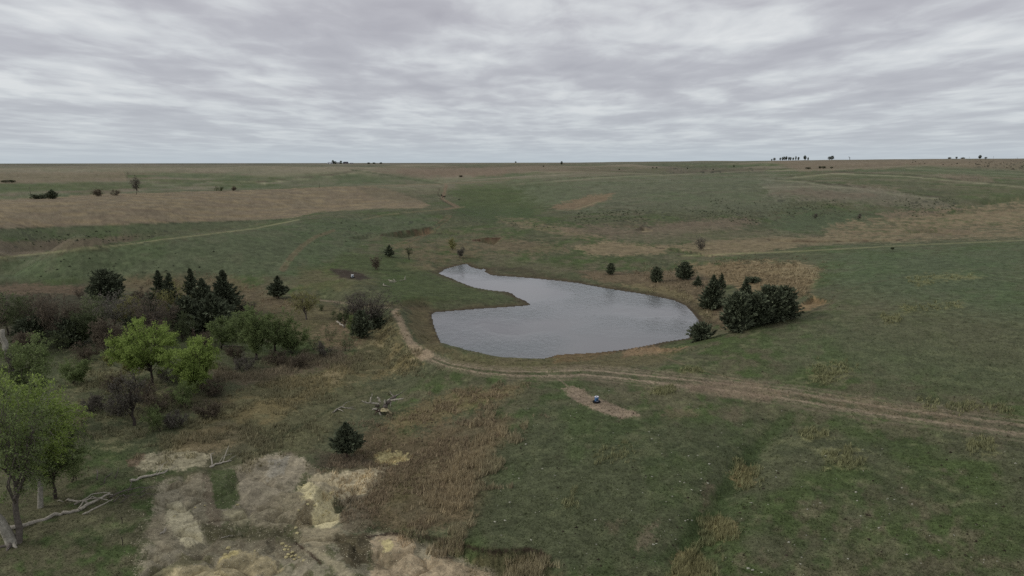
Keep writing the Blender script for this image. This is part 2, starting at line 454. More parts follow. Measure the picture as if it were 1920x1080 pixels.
lerp(reg([(-60,326),(235,322),(238,340),(-60,345)], 2, 2)*.7, FIELD)
lerp(reg([(-60,345),(245,341),(300,350),(200,356),(-60,362)], 2, 2)*.6, GREEN2)
lerp(reg([(700,322),(960,310),(1050,309),(1000,322),(860,331),(770,334)], 3, 4)*.65, RED*1.25)
lerp(strip([(660,318),(720,327),(790,340),(830,345)], 3, 3)*.7, GREEN3)
lerp(reg([(640,325),(760,328),(820,343),(700,350),(480,354),(560,335)], 3, 4)*.5, FARG*.85)
lerp(reg([(1040,310),(1250,314),(1310,325),(1100,327),(1000,318)], 3, 5)*.45, RED*1.2)
lerp(reg([(1440,300),(1920,298),(1920,322),(1740,312),(1500,322)], 3, 4)*.75, RED*1.35)
lerp(reg([(1700,312),(1920,318),(1920,332),(1760,326)], 3, 3)*.6, FARG)
lerp(reg([(1760,327),(1830,328),(1860,338),(1790,338)], 3, 6)*.6, RED*1.25)
lerp(reg([(1590,345),(1650,346),(1690,358),(1620,360)], 3, 8)*.5, RED*1.25)
lerp(reg([(1430,335),(1640,352),(1750,372),(1560,372),(1430,352)], 4, 5)*.45, GRAY)
lerp(reg([(860,346),(1010,340),(1100,350),(1060,372),(990,392),(1000,405),(850,398)], 9, 8)*.7, GREEN2)
lerp(reg([(970,385),(1000,388),(1000,408),(960,406)], 4, 4)*.7, GREEN2*.8)
lerp(reg([(-60,497),(300,456),(560,416),(800,400),(830,425),(700,440),(640,480),(560,520),(300,512),(150,525),(-60,528)], 8, 5)*.6, lin(75,84,62))
lerp(reg([(1500,478),(1700,466),(1935,456),(1935,740),(1700,720),(1500,690),(1420,640),(1560,590),(1570,540)], 16, 10)*.45, lin(77,85,60))
lerp(reg([(960,346),(1120,335),(1440,322),(1480,330),(1440,352),(1500,370),(1440,400),(1200,395),(1080,400),(1000,375)], 14, 14)*.5, lin(90,94,76))
lerp(reg([(1440,352),(1600,354),(1760,374),(1800,392),(1700,392),(1560,378),(1440,372)], 4, 7)*.6, lin(102,97,82))
lerp(reg([(1500,352),(1640,366),(1560,372),(1450,362)], 3, 8)*.5, RED)
lerp(reg([(1480,395),(1620,395),(1700,405),(1640,425),(1560,432),(1470,440),(1440,415)], 14, 12)*.5, lin(70,84,60))
lerp(reg([(1700,405),(1930,395),(1930,415),(1800,412)], 5, 9)*.5, lin(120,112,86))
lerp(reg([(1240,312),(1440,316),(1430,324),(1260,326)], 3, 5)*.5, lin(86,78,68))
lerp(reg([(700,316),(860,312),(960,318),(940,330),(800,330)], 3, 5)*.5, lin(104,90,76))
lerp(reg([(850,388),(1000,392),(1000,410),(930,420),(850,410)], 5, 6)*.5, lin(62,74,48))
# brown field
Wf = reg([(-80,379),(0,375),(200,364),(480,356),(640,350),(700,350),(745,360),(780,373),(806,385),(790,390),(700,391),(600,397),(540,409),(450,414),(300,418),(100,426),(-80,433)], 1.5, 1.2)
lerp(Wf*.93, FIELD)
lerp(Wf*sm(.45, .6, nz(14, 120, 61, 4))*.3, lin(98,84,70))
lerp(Wf*sm(.50, .62, nz(20, 160, 62, 4))*.35, lin(128,114,84))
lerp(reg([(670,352),(730,352),(800,372),(790,380),(700,372)], 3, 4)*.55, OLIVE)
lerp(strip([(-60,433),(0,430),(300,420),(450,416),(540,411)], 4, 4, .3)*.7, GREEN3*.75)
lerp(strip([(-60,381),(0,376),(200,365),(480,357),(640,350),(760,347),(850,344),(960,337)], 2.5, 2.5, .3)*.6, TAN*.95)
lerp(reg([(-60,452),(120,450),(260,440),(250,450),(120,470),(-60,488)], 3, 4)*.75, RED)
lerp(reg([(-60,432),(300,420),(540,411),(400,430),(100,448),(-60,452)], 3, 3)*.5, FARG*.8)
lerp(strip([(-60,489),(0,483),(60,477),(240,458),(300,450),(480,428),(560,412)], 6, 3, .6)*.7, lin(118,116,86))
# creek country in the middle distance, right
lerp(reg([(1040,425),(1120,424),(1180,430),(1290,413),(1400,408),(1420,418),(1380,428),(1250,442),(1150,446),(1060,440)], 6, 9)*.8, RED*1.15)
lerp(reg([(930,408),(1000,412),(1070,430),(1140,445),(1100,450),(1000,430),(935,414)], 3, 5)*.6*patchy(.35,.6), TAN)
lerp(reg([(890,448),(960,450),(1030,455),(1060,470),(1000,475),(900,470)], 7, 14)*.65, lin(100,88,70))
lerp(reg([(1075,464),(1130,452),(1250,462),(1245,473),(1180,480),(1110,477)], 3, 6)*.85, TAN*1.02)
lerp(reg([(1245,462),(1330,452),(1440,443),(1680,446),(1720,452),(1500,460),(1440,472),(1330,480),(1310,472)], 3, 6)*.8, TAN)
lerp(reg([(1150,440),(1300,428),(1450,432),(1560,442),(1440,446),(1300,455),(1180,455)], 5, 9)*.55, OLIVE*1.15)
lerp(reg([(1560,420),(1700,398),(1930,378),(1930,446),(1700,452),(1540,450)], 6, 10)*(.25+.7*patchy(.40,.58)), TAN*1.0)
lerp(reg([(1700,430),(1800,430),(1830,440),(1760,442)], 3, 5)*.6, RED)
lerp(reg([(1640,402),(1730,392),(1800,395),(1760,402),(1680,408)], 4, 8)*.6, RED*1.15)
lerp(reg([(1040,386),(1070,377),(1100,367),(1148,363),(1140,375),(1080,394),(1035,391)], 3, 5)*.8, lin(108,92,72))
lerp(strip([(1078,393),(1105,384),(1125,377)], 2, 2)*.7, TAN2)
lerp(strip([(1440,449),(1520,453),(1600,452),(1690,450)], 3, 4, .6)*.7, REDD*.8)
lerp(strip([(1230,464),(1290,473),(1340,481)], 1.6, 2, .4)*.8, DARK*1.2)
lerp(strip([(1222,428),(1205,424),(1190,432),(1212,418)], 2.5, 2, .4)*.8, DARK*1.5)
lerp(strip([(1206,434),(1222,433)], 3.5, 3)*.8, TAN2)
lerp(reg([(1290,498),(1400,490),(1500,492),(1537,505),(1534,520),(1515,552),(1480,560),(1380,540),(1330,530)], 5, 7)*.9, lin(112,98,74))
lerp(reg([(1400,492),(1500,493),(1537,505),(1530,525),(1480,520),(1400,505)], 5, 7)*.6*patchy(.35,.55), TAN2*.95)
lerp(reg([(1085,505),(1150,512),(1250,505),(1330,520),(1360,560),(1400,600),(1360,620),(1325,600),(1300,570),(1260,555),(1160,533),(1090,520)], 5, 7)*.9, lin(96,84,66))
lerp(reg([(1160,534),(1200,533),(1290,548),(1320,570),(1340,600),(1320,604),(1300,585),(1285,568),(1230,552),(1170,543)], 5, 8)*.55, lin(104,98,70))
lerp(strip([(1280,480),(1330,478),(1500,471),(1700,460),(1930,450)], 5, 3, .8)*.55, lin(126,124,90))
lerp(reg([(900,478),(1000,490),(1150,500),(1085,512),(960,508),(900,495)], 5, 7)*.45, OLIVE)
lerp(reg([(905,508),(960,512),(1080,528),(1050,520),(980,500),(920,500)], 4, 5)*.8, lin(66,62,48))
# shore fringe
fr_ = (sdp > -3.2) & (sdp < 0.3)
k_ = np.where(sdp > -8, sm(-4.2-9*(m2-.5), -0.6, sdp), 0)
lerp(k_*.85, lin(70,62,48)); lerp(np.where(sdp > -0.9, .7, 0)*(RR < 330), lin(62,54,42))
lerp(np.where(sdp > 0, 1.0, 0), MUD*.8)
lerp(reg([(770,575),(800,580),(810,610),(830,650),(860,655),(830,665),(790,650),(765,610)], 4, 5)*.75, lin(88,80,58))
# ground above the pond
lerp(reg([(740,455),(900,450),(900,480),(830,500),(800,500),(760,480)], 6, 8)*.7*patchy(.35,.6), lin(96,86,66))
lerp(reg([(745,492),(800,497),(815,506),(790,510),(745,500)], 3, 4)*.7, TAN*.95)
lerp(reg([(640,475),(740,480),(800,505),(820,520),(900,545),(960,560),(850,565),(760,570),(720,545),(700,520),(620,500)], 8, 6)*.65, GREEN2*.92)
lerp(reg([(560,500),(620,505),(700,530),(640,545),(560,540)], 8, 8)*.5, lin(84,80,54))
lerp(reg([(660,575),(800,560),(800,580),(760,580),(700,575)], 5, 6)*.5, lin(78,66,52))
lerp(reg([(618,503),(650,506),(680,513),(694,522),(675,525),(640,520),(622,511)], 2, 2)*.9, lin(54,46,40))
lerp(strip([(530,505),(548,480),(568,460),(590,445),(625,432)], 12, 6, .5)*.55, lin(98,88,66))
lerp(strip([(530,505),(548,480),(568,460),(590,445),(625,432)], 12, 6, .2, .4, .8)*.5, lin(104,94,74))
lerp(strip([(530,505),(548,480),(568,460),(590,445),(625,432)], 12, 6, .2, .4, -.8)*.5, lin(104,94,74))
lerp(strip([(680,412),(720,403),(780,397),(850,391),(870,388)], 3, 4, .4)*.5, lin(112,104,78))
Wt2 = np.maximum(strip([(836,346),(836,352),(833,362),(829,372),(842,380),(857,388)], 5, 8, .5), strip([(857,388),(835,392)], 5, 4, .4))
lerp(Wt2*.75, lin(108,92,74))
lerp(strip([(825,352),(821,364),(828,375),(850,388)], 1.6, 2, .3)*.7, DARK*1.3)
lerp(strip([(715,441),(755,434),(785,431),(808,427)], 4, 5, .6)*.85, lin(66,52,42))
lerp(reg([(775,436),(800,428),(812,432),(800,440),(780,441)], 2, 3)*.8, lin(116,92,72))
for o in (-1.1, 1.1):
    lerp(strip([(735,465),(780,447),(812,430),(842,406)], 9, 7, .2, .35, o)*.6, lin(98,84,64))
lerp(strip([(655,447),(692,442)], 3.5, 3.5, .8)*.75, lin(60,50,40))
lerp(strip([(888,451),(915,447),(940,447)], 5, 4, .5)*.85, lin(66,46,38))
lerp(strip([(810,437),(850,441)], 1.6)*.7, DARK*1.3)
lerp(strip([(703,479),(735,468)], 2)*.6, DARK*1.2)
lerp(strip([(600,563),(640,567),(660,570)], 4, 5, .5)*.75, SOIL)
lerp(strip([(590,560),(650,571),(735,578)], 3, 3, .8)*.6, SOIL*.9)
# ---- wooded hollow and dam
lerp(reg([(-60,530),(150,535),(300,560),(440,600),(420,640),(300,640),(100,640),(-60,640)], 12, 8)*.85, lin(58,56,44))  # dark green-brown wood floor, with shade beneath the trees painted in
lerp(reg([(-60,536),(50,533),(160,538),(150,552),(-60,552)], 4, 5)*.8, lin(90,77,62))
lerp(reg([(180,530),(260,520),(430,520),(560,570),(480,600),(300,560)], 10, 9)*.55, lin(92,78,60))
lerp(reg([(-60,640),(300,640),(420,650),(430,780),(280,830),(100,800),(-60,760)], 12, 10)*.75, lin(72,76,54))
lerp(reg([(130,680),(260,690),(330,730),(300,800),(200,850),(130,800)], 12, 12)*.7*patchy(.40,.6), lin(104,100,74))
lerp(reg([(560,560),(660,580),(720,600),(680,650),(560,640),(470,600)], 8, 9)*.6, lin(92,82,60))
lerp(reg([(596,610),(660,600),(700,640),(640,660),(600,650)], 5, 8)*.6*patchy(.3,.5), lin(110,94,76))
slope = reg([(735,598),(750,622),(762,652),(790,682),(760,694),(700,708),(640,724),(560,764),(500,804),(440,834),(380,852),(330,862),(300,838),(390,764),(480,722),(560,692),(640,680),(680,650),(710,615)], 9, 8)
lerp(slope*.85, lin(104,94,66))
lerp(slope*sm(.46, .60, m2)*.6, GREEN*1.05)
lerp(slope*sm(.50, .64, m1*.4+m3*.6)*.6, TAN2*.9)
lerp(reg([(395,690),(470,700),(560,668),(640,655),(652,680),(560,702),(460,722),(400,712)], 6, 9)*.8, lin(88,78,64))
lerp(reg([(330,820),(420,790),(520,830),(480,880),(380,900)], 8, 9)*.4, RED)
# rough red-brown grass at bottom centre
rr = .82*reg([(655,820),(720,795),(780,815),(830,795),(900,775),(955,782),(958,815),(915,855),(905,930),(880,975),(830,990),(740,1000),(650,960),(600,890),(640,850)], 12, 12)
lerp(rr*.8, lin(92,78,60)); lerp(rr*sm(.48, .62, m2*.5+m3*.5)*.5, OLIVE*.9)
lerp(reg([(840,870),(900,830),(945,790),(950,815),(905,865),(885,930),(880,975),(845,970),(812,935),(830,890)], 5, 9)*.75, lin(106,94,72))
lerp(reg([(720,800),(760,770),(860,735),(975,722),(965,740),(880,770),(800,800)], 8, 11)*.65, lin(104,92,66))
lerp(reg([(520,780),(640,720),(720,730),(650,790),(560,860),(480,860)], 12, 12)*.5, lin(90,86,62))
lerp(reg([(1010,1045),(940,1035),(870,1050),(930,1090),(1060,1090)], 5, 8)*.6, lin(98,88,64))
lerp(reg([(1030,700),(900,880),(900,1090),(1300,1090),(1400,900),(1480,780),(1200,790)], 30, 20)*.45, GREEN3*1.05)
# ---- bare spoil
bareP = [(255,1100),(262,1030),(285,960),(296,925),(310,892),(345,884),(400,884),(440,872),(470,866),(520,850),(545,848),(575,865),(600,882),(718,880),(712,905),(670,950),(655,1000),(720,1000),(780,1015),(860,1045),(925,1075),(930,1100)]
bare = reg(bareP, 5, 6)
lerp(bare*.95, lin(112,106,88))
lerp(bare*sm(.53, .60, fbm(X/3.4+9, Y/3.4, 91, 4, .6))*.75, lin(74,78,52))
_b1 = fbm(X/1.1, Y/1.1, 86, 5, .62); _b2 = fbm(X/4.5+3, Y/4.5, 87, 4, .5)
lerp(bare*sm(.52, .56, _b1*.5+_b2*.5)*.6, lin(136,129,110)); lerp(bare*sm(.47, .43, _b1*.6+_b2*.4)*.5, lin(92,84,68))
def crisp(P, col, al=.9, s_=1.7, rag=5.0):
    w_ = reg(P, s_, rag); lerp(w_*al, col); lerp(w_*al*sm(.50, .56, _b1)*.5, np.asarray(col)*1.25); lerp(w_*al*sm(.46, .40, _b1)*.45, np.asarray(col)*.68); return w_
BW = [bare]
BW.append(crisp([(238,868),(262,856),(300,848),(355,846),(392,852),(388,872),(350,880),(300,884),(262,878)], lin(132,126,104)))
crisp([(236,862),(270,852),(262,872),(240,876)], lin(88,74,60), .7)
crisp([(350,888),(382,892),(378,915),(362,935),(345,945),(335,915)], lin(128,120,100), .8)
crisp([(312,938),(330,936),(352,950),(372,985),(385,1012),(352,1020),(322,1000),(308,975)], lin(158,151,125), .92)
crisp([(285,975),(306,950),(318,990),(330,1020),(300,1030),(276,1015)], lin(126,118,98), .7)
crisp([(380,890),(402,890),(412,960),(420,1005),(392,1008),(385,950)], lin(96,87,72), .7)
crisp([(442,872),(500,856),(545,850),(578,868),(560,900),(540,925),(505,950),(470,965),(448,930)], lin(130,122,104), .8)
crisp([(505,862),(540,858),(530,885),(500,890)], lin(128,124,112), .7)
crisp([(470,950),(530,925),(560,915),(575,935),(560,975),(520,1000),(470,985)], lin(120,112,92), .7)
crisp([(425,955),(455,950),(470,975),(450,985),(428,980)], lin(136,130,104), .7, 1.2, 8)
crisp([(376,982),(440,992),(520,988),(545,1000),(500,1012),(420,1010),(380,1004)], lin(74,72,52), .75)
BW.append(crisp([(556,906),(578,903),(602,908),(628,924),(640,950),(636,975),(612,990),(590,992),(578,965),(570,930)], lin(172,163,128), .95))
crisp([(575,935),(590,938),(586,985),(566,990),(552,985),(564,955)], lin(112,102,80), .85)
crisp([(560,990),(636,985),(648,1008),(600,1030),(570,1018),(550,1005)], lin(134,125,102), .8)
crisp([(618,930),(636,938),(652,955),(645,966),(628,955)], lin(64,66,48), .9)
crisp([(636,962),(690,945),(700,985),(660,1000),(640,990)], lin(96,88,72), .7)
crisp([(628,1002),(690,1000),(700,1025),(668,1060),(650,1062),(632,1030)], lin(72,66,50), .85)
crisp([(420,1032),(445,1026),(470,1030),(500,1040),(530,1060),(470,1075),(420,1080),(385,1090),(400,1050)], lin(138,128,100), .85)
crisp([(418,1030),(440,1027),(452,1034),(430,1046),(412,1050)], lin(160,148,104), .9)
crisp([(306,1066),(360,1058),(420,1070),(440,1100),(300,1100)], lin(148,138,108), .85)
crisp([(260,1085),(300,1060),(340,1040),(400,1035),(380,1055),(320,1075)], lin(88,86,62), .6)
lerp(strip([(548,1002),(562,1022),(580,1040),(600,1062)], 4, 9, .5)*.85, lin(62,50,40))
lerp(strip([(580,1032),(612,1052),(665,1095)], 16, 26, .4)*.85, lin(140,132,108))
lerp(reg([(392,880),(442,876),(446,930),(430,950),(404,948)], 2, 4)*.9, lin(66,76,46))
for P, al in (([(296,888),(400,880),(402,890),(300,896)], .7), ([(395,862),(440,850),(444,872),(400,882)], .6), ([(340,975),(360,978),(366,1000),(345,1000)], .0), ([(520,1000),(560,995),(560,1010),(520,1012)], .6)):
    lerp(reg(P, 3, 6)*al, lin(66,68,46))
BW.append(crisp([(575,893),(607,886),(700,879),(714,885),(700,905),(690,918),(655,932),(625,930),(605,918)], lin(156,146,120), .97))
BW.append(crisp([(702,853),(718,846),(745,848),(772,855),(765,866),(735,868),(712,869)], lin(152,142,102), .85, 1.5, 8))
BW.append(crisp([(697,1014),(716,1004),(742,1001),(766,1006),(776,1024),(780,1042),(830,1050),(870,1060),(912,1072),(925,1100),(690,1100),(700,1045)], lin(146,132,108), .92))
crisp([(710,1022),(735,1030),(742,1055),(715,1070),(700,1050)], lin(92,84,66), .6, 2, 8)
crisp([(716,1015),(732,1012),(738,1030),(722,1034)], lin(164,154,112), .8)
crisp([(810,1040),(850,1046),(846,1052),(812,1050)], lin(90,76,62), .5)
BARE = np.clip(np.maximum.reduce(BW), 0, 1)
for _, Wm in HEAPS[:2]: BARE = np.maximum(BARE, sm(.1, .3, Wm))
# ---- right-hand pasture
lerp(reg([(830,660),(1000,672),(1180,660),(1290,650),(1240,680),(1100,696),(960,696),(850,684)], 5, 6)*.7, lin(92,86,62))
for yy in (676, 683, 690):
    lerp(strip([(860,yy-8),(960,yy),(1080,yy),(1180,yy-8)], 1.8, 1.8, .8, .6, 0, .6)*.5, lin(66,56,42))
lerp(reg([(1168,657),(1215,649),(1262,654),(1290,650),(1240,664),(1170,668)], 3, 4)*.8, lin(124,104,80))
lerp(reg([(1040,664),(1100,660),(1180,655),(1100,675),(1040,680)], 3, 6)*.5, lin(104,84,60))
T3 = [(800,668),(840,684),(900,695),(960,700),(1040,701),(1100,698),(1160,704),(1240,713),(1320,721),(1400,731),(1470,740),(1560,755),(1680,774),(1800,789),(1935,808)]
lerp(strip(T3, 15, 66, .9, .95)*.22, lin(92,86,70))
for o, a_ in ((-.72, .95), (.72, 1.0), (-1.45, .5), (1.25,.4), (2.0,.3), (-2.1,.35)):
    lerp(strip(T3, 13, 38, .25, .22, o, .12)*a_*(np.interp(PXX, [1200, 1500], [1, .8]) if True else 1), lin(126,114,96))
lerp(reg([(1275,722),(1335,715),(1430,720),(1475,740),(1445,752),(1380,746),(1300,734)], 4, 7)*.65, lin(112,98,82))
lerp(reg([(1460,735),(1600,745),(1760,770),(1935,790),(1935,812),(1750,790),(1560,762)], 6, 12)*.45*patchy(.4,.58), lin(112,98,80))
lerp(strip([(1190,655),(1240,668),(1300,690),(1360,706),(1430,722)], 2, 3, .5, .5, 0, .5)*.6, lin(112,100,78))
lerp(strip([(1170,685),(1260,704),(1330,716)], 2.5, 2, .6, .5, 0, .4)*.6, lin(62,56,44))
lerp(strip([(1028,702),(1050,712),(1066,726)], 3, 3, .4)*.7, SOIL)
Wb = reg([(1054,728),(1075,724),(1092,730),(1105,740),(1135,752),(1162,765),(1190,771),(1198,779),(1165,785),(1130,775),(1100,762),(1068,746)], 2, 3)
lerp(Wb*.85, lin(124,110,94))
lerp(reg([(1240,770),(1300,765),(1310,780),(1255,785)], 4, 8)*.45, lin(104,94,74))
lerp(reg([(1370,760),(1400,765),(1380,790),(1360,785)], 4, 6)*.4, lin(98,88,72))
crest = reg([(732,583),(744,579),(753,592),(766,620),(776,640),(795,654),(814,660),(809,672),(790,677),(775,664),(759,640),(749,615),(741,598)], 2, 1.5)
lerp(crest*.92, lin(128,114,94))
lerp(reg([(400+1420-500,905),(1345,905),(1342,960),(1318,958)], 4, 7)*.6, lin(96,86,72))
lerp(reg([(1205,985),(1232,980),(1225,1010),(1195,1035),(1188,1030)], 5, 9)*.5, lin(104,92,78))
lerp(reg([(1130,980),(1165,975),(1150,1000)], 5, 9)*.4, lin(100,88,72))
lerp(strip([(1480,780),(1430,830),(1395,870),(1360,920),(1335,965),(1300,1030),(1280,1085)], 26, 62, .6)*.75, lin(58,70,42))
for P in ([(1368,885),(1390,872),(1415,880),(1410,910),(1385,912)], [(1318,985),(1345,970),(1385,985),(1380,1010),(1345,1015)], [(1265,1040),(1300,1035),(1330,1060),(1335,1090),(1260,1090)]):
    lerp(reg(P, 4, 7)*.8, lin(116,102,72))
lerp(reg([(1500,560),(1600,545),(1750,560),(1930,600),(1930,690),(1700,640),(1500,600)], 30, 22)*.30, OLIVE)
lerp(reg([(1560,465),(1930,455),(1930,600),(1700,560),(1560,540)], 30, 18)*.35, lin(74,88,66))
for P in ([(1655,592),(1685,592),(1685,603),(1655,603)], [(1510,690),(1560,675),(1605,690),(1590,710),(1520,715)], [(1215,728),(1260,727),(1265,737),(1220,738)], [(1280,693),(1310,692),(1315,698),(1280,699)],
          [(1700,520),(1830,512),(1840,520),(1720,534)], [(1690,575),(1800,566),(1800,576),(1700,584)], [(1500,810),(1545,806),(1560,822),(1510,824)], [(1540,845),(1610,840),(1615,880),(1550,880)], [(1815,825),(1860,825),(1865,852),(1825,850)]):
    lerp(reg(P, 5, 9)*.5*patchy(.42,.58), lin(116,114,78))
lerp(strip([(1430,610),(1480,596),(1540,578),(1566,566)], 3, 3, .4, .5)*.7, DARK*1.4)
lerp(strip([(1390,622),(1450,608),(1510,590),(1560,568)], 4, 4, .4, .5, .9)*.5, lin(104,98,74))
lerp(reg([(1400,608),(1440,590),(1500,572),(1525,556),(1558,565),(1520,580),(1460,598)], 2, 4)*.85, lin(116,98,72))
lerp(strip([(1560,562),(1575,548),(1620,533),(1720,515)], 2.5, 1.5, .4, .5)*.5, lin(78,70,54))
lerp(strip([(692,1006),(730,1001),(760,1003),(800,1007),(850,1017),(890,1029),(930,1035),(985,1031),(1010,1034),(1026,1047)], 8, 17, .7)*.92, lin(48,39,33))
lerp(strip([(470,852),(560,800),(640,757),(720,728),(800,700)], 7, 3, .7, .7)*.6, lin(56,62,42))
lerp(strip([(545,850),(600,846),(660,862),(640,880)], 12, 12, .9, .8)*.4, lin(70,62,50))
lerp(reg([(596,850),(680,850),(700,872),(620,880),(590,872)], 6, 8)*.7, lin(72,64,54))
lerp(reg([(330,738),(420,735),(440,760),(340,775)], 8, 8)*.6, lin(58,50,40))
for P, dn in (([(1060,400),(1200,392),(1400,388),(1450,400),(1440,418),(1290,412),(1200,418),(1080,420)], .93), ([(1440,372),(1560,376),(1640,385),(1560,402),(1440,412)], .95), ([(1660,378),(1790,376),(1800,400),(1690,400)], .92), ([(30,436),(320,432),(310,452),(30,460)], .95), ([(1250,312),(1440,318),(1400,326),(1240,324)], .93), ([(930,412),(1050,416),(1050,428),(950,426)], .94), ([(600,405),(900,400),(900,440),(560,440)], .985), ([(1850,304),(1935,304),(1935,318),(1830,314)], .9)):
    _s = np.maximum(white, np.roll(white, 1, 1)) if False else white
    lerp(reg(P, 8, 9)*(_s > np.quantile(_s[::7, ::7], dn))*.75, lin(46,48,38))
BARE = np.clip(BARE, 0, 1)
# fine variation: the grain of the sward
g = (n4-.5)*.28 + (m3-.5)*.50*sm(500, 120, RR) + (m4-.5)*.55*sm(160, 60, RR) + (white-.5)*np.interp(RR, [40, 120, 400, 1500], [.30, .34, .30, .16])
g = g*(1-.45*sm(0, 20, Z_bare)*(RR < 130))
C *= np.clip(1+g, .35, 1.9)[..., None]
st = sm(.62, .70, nz(40, 330, 77, 3))*sm(900, 300, RR)*sm(60, 140, RR)
C *= (1-.16*st)[..., None]
C = np.clip(C*1.07, .006, .75)

TRACK = (np.maximum.reduce([crest, np.where(PXX < 1290, strip(T3, 13, 30, .1, .2), 0), reg([(1275,722),(1335,715),(1430,720),(1475,740),(1445,752),(1380,746),(1300,734)], 2, 3), np.where(PXX >= 1290, strip(T3, 20, 45, .1, .2), 0)]) > .5)

# ------------------------------------------------------------------ mesh helper
def new_mesh(name, V, F, cols=None, smooth=True, colname='cover', alpha=None):
    V = np.asarray(V, np.float32); F = np.asarray(F, np.int32); k = F.shape[1]
    me = bpy.data.meshes.new(name)
    me.vertices.add(len(V)); me.vertices.foreach_set('co', V.ravel())
    me.loops.add(F.size); me.loops.foreach_set('vertex_index', F.ravel())
    me.polygons.add(len(F)); me.polygons.foreach_set('loop_start', np.arange(0, F.size, k, dtype=np.int32))
    me.polygons.foreach_set('use_smooth', np.full(len(F), smooth, bool))
    if cols is not None:
        a = me.attributes.new(colname, 'FLOAT_COLOR', 'POINT')
        a.data.foreach_set('color', np.c_[cols, np.ones(len(cols)) if alpha is None else alpha].astype(np.float32).ravel())
    me.update(calc_edges=True)
    return me
def put(name, me, mat=None, parent=None, **props):
    o = bpy.data.objects.new(name, me); COL.objects.link(o)
    if mat is not None and me is not None and not me.materials: me.materials.append(mat)
    if parent is not None: o.parent = parent
    for k_, v_ in props.items(): o[k_] = v_
    return o
def mat(name, base=None, rough=.9, build=None, spec=0.2):
    m = bpy.data.materials.new(name); m.use_nodes = True
    N, L = nodes_of(m.node_tree)
    b = N('ShaderNodeBsdfPrincipled'); b.inputs['Roughness'].default_value = rough
    b.inputs['Specular IOR Level'].default_value = spec
    if base is not None: b.inputs['Base Color'].default_value = (*base, 1)
    o = N('ShaderNodeOutputMaterial'); L(b.outputs[0], o.inputs[0])
    if build: build(N, L, b)
    return m
def noise_tint(N, L, b, src, scale, lo, hi, detail=4, coord='Object', bump=0.0, bdist=.05):
    t = N('ShaderNodeTexCoord'); n = N('ShaderNodeTexNoise', Scale=scale, Detail=detail, Roughness=.6)
    L(t.outputs[coord], n.inputs['Vector'])
    v = ramp(N, L, n.outputs['Fac'], [(.28, lo), (.72, hi)])
    m = N('ShaderNodeMix', _data_type='RGBA', _blend_type='MULTIPLY'); m.inputs[0].default_value = 1
    if hasattr(src, 'is_linked'): L(src, m.inputs[6])
    else: m.inputs[6].default_value = (*src, 1)
    L(v, m.inputs[7]); L(m.outputs[2], b.inputs['Base Color'])
    if bump:
        bp = N('ShaderNodeBump', Strength=bump, Distance=bdist); L(n.outputs['Fac'], bp.inputs['Height']); L(bp.outputs[0], b.inputs['Normal'])
def ground_build(N, L, b):
    a = N('ShaderNodeAttribute', _attribute_name='cover')
    t = N('ShaderNodeTexCoord')
    n1_ = N('ShaderNodeTexNoise', Scale=5.5, Detail=7, Roughness=.72); L(t.outputs['Object'], n1_.inputs['Vector'])
    n2_ = N('ShaderNodeTexNoise', Scale=1.1, Detail=4, Roughness=.6); L(t.outputs['Object'], n2_.inputs['Vector'])
    n3_ = N('ShaderNodeTexNoise', Scale=2.6, Detail=9, Roughness=.74, Distortion=.6); L(t.outputs['Object'], n3_.inputs['Vector'])
    vg = ramp(N, L, n1_.outputs['Fac'], [(.30, .55), (.5, .97), (.70, 1.5)])
    vb = ramp(N, L, n3_.outputs['Fac'], [(.30, .45), (.44, .82), (.50, 1.0), (.60, 1.12), (.72, 1.45)])
    mx = N('ShaderNodeMix', _data_type='RGBA'); L(a.outputs['Alpha'], mx.inputs[0]); L(vg, mx.inputs[6]); L(vb, mx.inputs[7])
    v2 = ramp(N, L, n2_.outputs['Fac'], [(.3, .86), (.7, 1.14)])
    m1_ = N('ShaderNodeMix', _data_type='RGBA', _blend_type='MULTIPLY'); m1_.inputs[0].default_value = 1; L(a.outputs['Color'], m1_.inputs[6]); L(mx.outputs[2], m1_.inputs[7])
    m2_ = N('ShaderNodeMix', _data_type='RGBA', _blend_type='MULTIPLY'); m2_.inputs[0].default_value = 1; L(m1_.outputs[2], m2_.inputs[6]); L(v2, m2_.inputs[7])
    L(m2_.outputs[2], b.inputs['Base Color'])
    hm = N('ShaderNodeMix', _data_type='FLOAT'); L(a.outputs['Alpha'], hm.inputs[0]); L(n1_.outputs['Fac'], hm.inputs[2]); L(n3_.outputs['Fac'], hm.inputs[3])
    bp = N('ShaderNodeBump', Strength=.7, Distance=.14); L(hm.outputs[0], bp.inputs['Height']); L(bp.outputs[0], b.inputs['Normal'])
M_ground = mat('grass_and_soil', rough=.95, build=ground_build, spec=.1)

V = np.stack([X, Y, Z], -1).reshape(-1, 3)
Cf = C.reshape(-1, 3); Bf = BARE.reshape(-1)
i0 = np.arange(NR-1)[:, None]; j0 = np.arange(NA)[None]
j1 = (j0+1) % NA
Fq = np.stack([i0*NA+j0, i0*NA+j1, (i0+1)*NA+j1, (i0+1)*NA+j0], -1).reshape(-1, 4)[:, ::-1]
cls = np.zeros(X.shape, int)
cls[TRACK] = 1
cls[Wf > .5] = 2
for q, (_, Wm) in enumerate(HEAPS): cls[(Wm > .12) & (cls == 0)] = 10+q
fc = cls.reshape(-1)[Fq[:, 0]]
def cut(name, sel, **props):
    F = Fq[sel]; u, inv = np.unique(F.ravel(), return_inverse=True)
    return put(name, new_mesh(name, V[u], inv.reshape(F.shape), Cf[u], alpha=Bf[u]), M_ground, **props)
gr = cut('ground', fc == 0, kind='structure')
